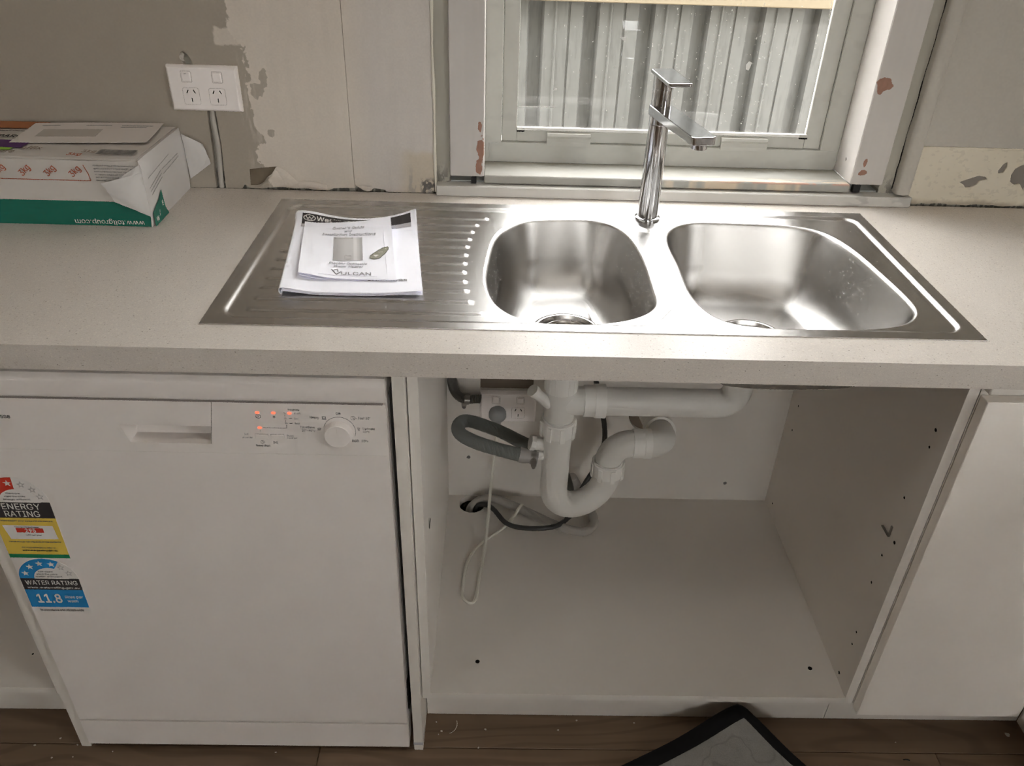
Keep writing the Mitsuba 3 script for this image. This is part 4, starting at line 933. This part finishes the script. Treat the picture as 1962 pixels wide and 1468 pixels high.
for k, t in enumerate(('The more', 'stars the more', 'water efficient')): sl(wsx, t, mx-.014-.003*k, .4770-.0055*k, mx+.010+.006*k, .0030, 'm_ink_soft')

# ================================================================== CABINETS
zt2 = H-.0378
put(None, 'end_panel', box(-.6526, -.6346, .0150, .58, 0.0, zt2, .0006), 'm_white_edge', label='white end panel left of the dishwasher', cat='panel')
ep = put(None, 'end_panel', box(-.0185, -.0012, .0150, .58, 0.0, zt2, .0006), 'm_white_edge', label='white end panel between the dishwasher and the sink cabinet', cat='panel')
put(ep, 'taped_end', box(-.0190, -.0008, .0144, .05, .016, .024), 'm_print_grey', label='short striped tape near the floor')
def carcass(name, label, xa, xb, doorless=True, zfl=.153, yf=.0307, back=None):
    c = thing(name, label, 'cabinet')
    put(c, 'side', box(xa, xa+.016, yf, .585, .137, zt2, .0005), 'm_white', label='left side'); put(c, 'side', box(xb-.016, xb, yf, .585, .137, zt2, .0005), 'm_white', label='right side')
    return c
sc_ = thing('sink_cabinet', 'open white sink cabinet with pipes inside and no doors', 'cabinet')
hole = Point(.0735, .5530).buffer(.0305, quad_segs=16)
SX0, SX1 = .0006, .8030
put(sc_, 'side', box(SX0, .0160, .0307, .5846, .137, zt2, .0005), 'm_white'); put(sc_, 'side', box(.7867, SX1, .0307, .5846, .137, zt2, .0005), 'm_white')
put(sc_, 'base', xy(sbox(.016, .0309, .7867, .5846).difference(hole), .137, .016), 'm_white')
pipehole = Point(.4730, .4000).buffer(.046); ohole = sbox(.0900, .4600, .2080, .4930)
put(sc_, 'back', xz(sbox(.016, .153, .7867, zt2).difference(shapely.union_all([pipehole, ohole])), .5846, .0085), 'm_white')
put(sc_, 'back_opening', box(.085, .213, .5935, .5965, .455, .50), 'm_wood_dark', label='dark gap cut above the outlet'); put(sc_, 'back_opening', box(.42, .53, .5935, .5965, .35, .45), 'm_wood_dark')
put(sc_, 'toe_kick', box(.0006, .8030, .0940, .110, .0005, .137), 'm_white_edge')
for yy, zz in ((.5411, .4627), (.5403, .3984), (.5407, .1819), (.0679, .7442), (.067, .7124), (.0798, .6001), (.0618, .5186), (.0809, .4711), (.081, .4055), (.0705, .2893), (.0692, .2581), (.0746, .1695)):
    big = .0030 if (abs(zz-.5186) < .001 or abs(zz-.1695) < .001 or abs(zz-.7442) < .001) else .0022
    put(sc_, 'shelf_pin_hole', cyl((.7862, yy, zz), (.7869, yy, zz), big, 12), 'm_slot')
for xx, yy in ((.1000, .1013), (.7414, .0960)): put(sc_, 'screw_cap', cyl((xx, yy, .1528), (xx, yy, .1534), .0042, 14), 'm_slot')
for xx, zz in ((.0642, .2699), (.6793, .2052), (.0540, .4120)): put(sc_, 'screw_hole', cyl((xx, .5843, zz), (xx, .5849, zz), .0045, 14), 'm_ink_soft')
put(sc_, 'shelf_bracket', cat_([box(.7842, .7866, .0785, .0835, .517, .537, .0006), box(.7825, .7866, .0790, .1060, .5150, .5166)]), 'm_clamp', label='small metal shelf bracket on the right side')
put(sc_, 'shelf_bracket', cat_([box(.0161, .0168, .104, .1052, .495, .515), box(.0161, .0175, .104, .128, .4930, .4942)]), 'm_clamp')
lc = thing('base_cabinet', 'open white base cabinet at the far left beyond the dishwasher', 'cabinet')
LX0, LX1 = -1.45, -.6532
put(lc, 'side', box(LX1-.016, LX1, .0307, .5846, .137, zt2, .0005), 'm_white'); put(lc, 'side', box(LX0, LX0+.016, .0307, .5846, .137, zt2, .0005), 'm_white')
put(lc, 'base', box(LX0+.016, LX1-.016, .0307, .5846, .137, .153, .0005), 'm_white'); put(lc, 'back', box(LX0+.016, LX1-.016, .5846, .593, .153, zt2), 'm_white'); put(lc, 'toe_kick', box(LX0, LX1, .094, .110, .0005, .137), 'm_white_edge')
put(lc, 'screw_cap', cyl((-.745, .105, .1528), (-.745, .105, .1534), .0018, 14), 'm_slot')
rc = thing('base_cabinet', 'white base cabinet with a flat handleless door right of the sink cabinet', 'cabinet')
RX0, RX1 = .8042, 1.20
put(rc, 'side', box(RX0, RX0+.016, .0307, .5846, .137, zt2, .0005), 'm_white'); put(rc, 'base', box(RX0+.016, RX1, .0307, .5846, .137, .153), 'm_white'); put(rc, 'toe_kick', box(RX0, 1.20, .094, .110, .0005, .137), 'm_white_edge')
put(rc, 'finger_rail', cat_([rbox(RX0+.0005, RX1, .0135, .0306, .8425, .8595, .0035), box(RX0, RX1, .0306, .05, .80, .8600)]), 'm_white_edge', smooth=40, label='rounded grip rail above the door')
put(rc, 'door', box(.8050, 1.1085, .0095, .0290, .1330, .8340, .0009), 'm_door')
qc = thing('base_cabinet', 'return base cabinet at the bottom right corner of the floor', 'cabinet')
put(qc, 'door', box(1.1110, 1.129, -.52, .0065, .137, .850, .0009), 'm_gloss_white'); put(qc, 'door', box(1.1110, 1.129, -1.12, -.523, .137, .850, .0009), 'm_gloss_white')
put(qc, 'carcass', box(1.1300, XR-.002, -1.38, .004, .137, zt2), 'm_white'); put(qc, 'toe_kick', box(1.2005, 1.2165, -1.38, .0930, .0005, .137), 'm_white_edge')

# ================================================================== PLUMBING
tr_ = thing('drain_trap', 'white plastic waste pipes and trap under the sink bowls', 'pipe')
ax, ay = TAIL
rx, ry = .3560, .3800; rp = .0272
put(tr_, 'tailpiece', lathe([(.0285, .565), (.0285, .684), (.030, .684), (.030, .634), (.0285, .634)], (ax, ay, 0), 40), 'm_pvc', smooth=35)
rib = [box(ax+.0298*math.cos(a)-.0013, ax+.0298*math.cos(a)+.0013, ay+.0298*math.sin(a)-.0013, ay+.0298*math.sin(a)+.0013, .632, .684) for a in np.arange(16)*2*np.pi/16]
put(tr_, 'outlet_nut', cat_([lathe([(.0285, .632), (.0305, .632), (.0310, .636), (.0310, .684), (.0285, .684)], (ax, ay, 0), 40)]+rib), 'm_pvc_nut', smooth=35)
hz = .6055
put(tr_, 'tee_branch', cyl((ax, ay, hz), (ax+.062, ay, hz), .0272, 40), 'm_pvc', smooth=35)
put(tr_, 'pipe_socket', cat_([ring((ax+.044, ay, hz), (1, 0, 0), .026, .0300, .022), ring((ax+.064, ay, hz), (1, 0, 0), .026, .0322, .020)]), 'm_pvc_nut', smooth=35)
bend = [(DR[0]-.032+.032*math.sin(t), ay, hz+.032-.032*math.cos(t)) for t in np.linspace(0, math.pi/2, 14)]
hp = [(ax+.07, ay, hz), (ax+.16, ay, hz), (DR[0]-.05, ay, hz)] + bend + [(DR[0], ay, .66), (DR[0], ay, .69)]
put(tr_, 'cross_pipe', tube(hp, .0268, 32), 'm_pvc', smooth=50, label='horizontal pipe from the right bowl')
put(tr_, 'capped_spigot', cat_([cyl((ax-.020, ay-.010, .603), (ax-.052, ay-.022, .640), .0105, 24), cyl((ax-.048, ay-.0205, .6355), (ax-.0535, ay-.0227, .6418), .0118, 24)]), 'm_pvc', smooth=35)
def nut(c, name='slip_nut', h=.030, axis=(0, 0, 1)):
    prof = [(.0278, 0), (.0325, 0), (.0335, .004), (.0335, h-.003), (.0318, h), (.0290, h)]
    m = lathe(prof, (0, 0, 0), 48); rb_ = []
    for a in np.arange(8)*2*np.pi/8+.2:
        b = box(.0325, .0352, -.0050, .0050, -.004, h-.003, .0006); b.apply_transform(trimesh.transformations.rotation_matrix(a, (0, 0, 1))); rb_.append(b)
    m = cat_([m]+rb_)
    if axis != (0, 0, 1): m.apply_transform(trimesh.geometry.align_vectors((0, 0, 1), axis))
    m.apply_translation(c); return put(tr_, name, m, 'm_pvc_nut', smooth=35)
nut((ax, ay, .533))
put(tr_, 'collar', ring((ax, ay, .563), (0, 0, 1), .0275, .0318, .005), 'm_pvc', smooth=35)
# u-bend, swung back to the right
dvec = np.array([rx-ax, ry-ay]); sp_ = np.linalg.norm(dvec); dvec /= sp_; R_ = sp_/2; zc = .3950
ub = [(ax, ay, z) for z in np.linspace(.555, zc+.005, 8)] + [(ax+dvec[0]*(R_-R_*math.cos(t)), ay+dvec[1]*(R_-R_*math.cos(t)), zc-R_*math.sin(t)) for t in np.linspace(0, math.pi, 26)] + [(rx, ry, z) for z in (zc+.006, zc+.014, .425)]
put(tr_, 'trap_bend', tube(ub, rp, 36), 'm_pvc', smooth=50, label='curved trap bend')
nut((rx, ry, .398))
put(tr_, 'collar', ring((rx, ry, .427), (0, 0, 1), .0275, .0300, .004), 'm_pvc', smooth=35)
r2 = .045; ze = .4280
el = [(rx, ry, z) for z in np.linspace(.41, ze, 4)] + [(rx+r2-r2*math.cos(t), ry, ze+r2*math.sin(t)) for t in np.linspace(.06, math.pi/2, 16)] + [(rx+r2+.02, ry, ze+r2)]
put(tr_, 'elbow', tube(el, rp, 36), 'm_pvc', smooth=50)
cx0 = rx+r2-.001
put(tr_, 'coupling', cat_([ring((cx0, ry, ze+r2), (1, 0, 0), .026, .0295, .024), ring((cx0+.022, ry, ze+r2), (1, 0, 0), .026, .0305, .014)]), 'm_pvc_nut', smooth=35)
x2 = cx0+.030; r3 = .036
e2 = [(x2, ry, ze+r2)] + [(x2+r3*math.sin(t), ry+r3-r3*math.cos(t), ze+r2-.004*t) for t in np.linspace(.1, math.pi/2, 14)] + [(x2+r3, ry+.09, ze+r2-.02), (x2+r3+.004, .592, ze+r2-.058)]
put(tr_, 'wall_elbow', tube(e2, rp, 36), 'm_pvc', smooth=50)
put(tr_, 'elbow_socket', ring((x2+r3, ry+.055, ze+r2-.010), (0.02, .93, -.30), .027, .0325, .03), 'm_pvc_nut', smooth=35)
put(tr_, 'hose_spigot', cat_([cyl((ax-.018, ay, .478), (ax-.050, ay-.010, .482), .010, 24), cyl((ax-.020, ay+.002, .500), (ax-.044, ay-.002, .507), .013, 24, .002), cyl((ax-.042, ay-.002, .506), (ax-.052, ay-.003, .509), .0155, 8, .001)]), 'm_pvc', smooth=35)
# dishwasher drain hose
hs = thing('drain_hose', 'grey corrugated dishwasher hose looping beside the trap, held by a clamp', 'hose')
hose_pts = [(.1740, .3180, .4870), (.1495, .3150, .4960), (.1080, .3250, .5020), (.0735, .3480, .5000), (.0510, .3850, .4960), (.0620, .4200, .4915), (.1000, .4160, .4850), (.1430, .4030, .4750), (.1780, .4000, .4560), (.2200, .4230, .4200), (.262, .4450, .36), (.29, .455, .26)]
put(hs, 'corrugated_tube', corrugated(hose_pts, .0130, .0006, .0027, 20), 'm_hose_grey', smooth=60)
put(hs, 'cuff', tube([(.1720, .3180, .4878), (.1800, .3175, .4862), (.1920, .3165, .4845), (.2080, .3150, .4825)], [.0150, .0148, .0125, .0115], 28), 'm_cuff', smooth=40)
cl = thing('hose_clamp', 'steel worm-drive clamp around the hose end at the trap', 'clamp')
cc, cd = np.array([.1985, .3158, .4835]), np.array([.96, -.06, -.12]); cd /= np.linalg.norm(cd)
put(cl, 'band', ring(cc-cd*.005, tuple(cd), .0118, .0136, .010, 36), 'm_clamp', smooth=35); hb = cat_([box(-.0052, .0052, -.0030, .0030, -.0085, .0085, .0010), cyl((0, -.0005, -.0125), (0, -.0005, -.0080), .0034, 12), cyl((0, -.0005, .0080), (0, -.0005, .0110), .0024, 12)]); hb.apply_translation((cc[0]+.001, cc[1]-.0148, cc[2]-.0015))
put(cl, 'screw_housing', hb, 'm_clamp', smooth=35)
# pale hose coiled on the cabinet floor
zf = .1535
ph = thing('floor_hose', 'pale corrugated hose curling on the cabinet floor into the hole', 'hose')
put(ph, 'corrugated_tube', corrugated([(.300, .500, .285), (.328, .528, .215), (.352, .520, .170), (.358, .486, zf+.011), (.338, .455, zf+.011), (.300, .458, zf+.011), (.25, .484, zf+.011), (.20, .517, zf+.012), (.15, .543, zf+.016), (.11, .553, zf+.018), (.082, .554, zf+.002), (.068, .555, zf-.040)], .0104, .00025, .0028, 16), 'm_hose_pale', smooth=60)
bh = thing('rubber_hose', 'black rubber hose hanging from the tap down to the floor hole', 'hose')
put(bh, 'hose', tube(spline([(.3200, .500, .64), (.3290, .502, .56), (.3480, .503, .48), (.3640, .503, .40), (.3500, .503, .31), (.3180, .49, .235), (.318, .50, .190), (.300, .492, .172), (.262, .450, .1800), (.205, .448, .1760), (.155, .468, .1720), (.118, .522, .1720), (.098, .538, .166), (.082, .546, .12)], 120), .0056, 14), 'm_rubber', smooth=60)
# power cord
pcd = thing('power_cord', 'white power cord with a grey plug hanging from the cabinet outlet', 'power cord')
put(pcd, 'plug', cat_([lathe([(.0195, 0), (.0195, .010), (.0165, .016), (.0110, .019), (0, .020)], (.1293, .5722, .4060), 36, (0, -1, 0)), tube([(.1293, .560, .394), (.1290, .556, .378), (.1285, .553, .362)], [.0085, .0078, .0066], 20)]), 'm_plug', smooth=40)
put(pcd, 'cord', tube(spline([(.1285, .553, .366), (.1265, .545, .330), (.1190, .520, .260), (.1150, .480, .215), (.1100, .42, .180), (.1030, .35, .1620), (.0950, .29, .1580), (.0800, .243, .1572), (.0700, .250, .1572), (.0635, .285, .1572), (.0680, .345, .1572), (.0840, .395, .1572), (.1150, .435, .1572), (.150, .470, .158), (.1740, .495, .172), (.1880, .520, .178), (.193, .535, .168)], 140), .0036, 12), 'm_cable', smooth=60)
cn = thing('flexible_conduit', 'grey ribbed flexible conduit running into the side of the cabinet outlet', 'conduit')
put(cn, 'ribbed_tube', corrugated([(.0285, .560, .56), (.0290, .562, .50), (.0325, .565, .474), (.0430, .567, .4535), (.0560, .568, .4450), (.0720, .569, .4440), (.0915, .570, .4440)], .0096, .0010, .0036, 18), 'm_conduit', smooth=60)
put(cn, 'saddle_clip', cat_([ring((.0555, .568, .4450), (.98, .02, -.1), .0100, .0116, .012, 28), box(.0490, .0600, .578, .5842, .418, .436, .0006), cyl((.0545, .5775, .4255), (.0545, .5785, .4255), .0028, 12)]), 'm_clamp', smooth=35)

# ================================================================== FLOOR BITS
# grey mat with black binding, corner raised against the cabinet
mt = thing('floor_mat', 'grey felt mat with black bound edges on the floor at the sink cabinet', 'mat')
A = np.array([.6120, .0720, .068]); Bq = np.array([.2350, -.088, .0060]); Cq = np.array([.8200, -.110, .006]); Dq = np.array([.443, -.27, .006])
def mfn(u, v):
    q = (1-u[..., None])*(1-v[..., None])*A + u[..., None]*(1-v[..., None])*Bq + u[..., None]*v[..., None]*Dq + (1-u[..., None])*v[..., None]*Cq
    lift = .008*np.sin(np.pi*np.clip(v*1.5, 0, 1))*(1-u)**2
    q = q.copy(); r_ = np.hypot(u, v); q[..., 2] = .0075 + .056*np.exp(-(r_/.30)**1.6) + lift + .0015*np.sin(u*17+v*9)*np.exp(-r_)
    return q
put(mt, 'felt', sheet(mfn, 44, 40, .004), 'm_felt', smooth=40)
def edge(u0, u1, v0, v1, dz=.0014):
    def fn(u, v):
        q = mfn(u0+(u1-u0)*u, v0+(v1-v0)*v); q[..., 2] += dz + .0022*np.sin(np.pi*(v if u1-u0 > v1-v0 else u)); return q
    return sheet(fn, 40 if u1-u0 > v1-v0 else 7, 7 if u1-u0 > v1-v0 else 40, .0075)
put(mt, 'binding', edge(-.02, 1.0, -.030, .090), 'm_mat_binding', smooth=40); put(mt, 'binding', edge(-.020, .030, -.02, 1.0), 'm_mat_binding', smooth=40)
flakes = [(.0315, .055, 'white paint crumb on the floor nearest the foot of the end panel'), (-.742, .015, 'paint flake on the floor at the bottom left, nearest the picture corner'), (-.700, .030, 'paint flake on the floor under the open left cabinet'),
          (-.662, .017, 'paint flake touching the foot of the left end panel'), (-.698, -.010, 'paint flake on the floor, lowest of those left of the dishwasher'), (-.660, -.008, 'paint flake on the floor just below the left end panel'),
          (-.282, .006, 'lone white paint flake below the middle of the dishwasher plinth'), (.020, .075, 'paint flake at the left end of the sink cabinet toe kick'), (.026, .048, 'paint flake beside the curl of wire on the floor'),
          (.118, .060, 'paint flake on the floor right of the curl of wire'), (.300, .082, 'paint flake lying against the toe kick under the middle of the sink cabinet'), (.262, .060, 'paint flake a little in front of the toe kick near the sink cabinet middle'),
          (.415, .078, 'paint flake against the toe kick left of the mat'), (1.165, .062, 'largest white paint flake on the floor by the right corner'), (.105, .020, 'paint flake on the floor between end panel and mat, nearest the lower picture edge'),
          (.930, .042, 'paint flake on the floor right of the mat'), (-.590, .004, 'paint flake below the left corner of the dishwasher plinth')]
for x, y, lab in flakes:
    s = .0055 if x > 1 else .0014+.0014*rng.rand()
    pts = [(x+s*(.6+.6*rng.rand())*math.cos(a), y+.8*s*(.6+.6*rng.rand())*math.sin(a)) for a in np.arange(6)*1.047]
    put(None, 'paint_flake', xy(Polygon(pts), .0002, .0012), 'm_flake', label=lab, cat='debris', group='paint flakes on the floor')
put(None, 'wood_splinter', tube([(.930, .005, .0012), (.936, .0055, .002), (.942, .004, .0012)], .0012, 6), 'm_black', label='tiny dark splinter on the floor right of the mat', cat='debris')
put(None, 'wire_offcut', tube(spline([(.047, .05, .0012), (.056, .056, .0012), (.061, .066, .0014), (.060, .078, .0012)], 20), .0006, 6), 'm_cable', label='thin pale curl of wire on the floor by the end panel', cat='debris')
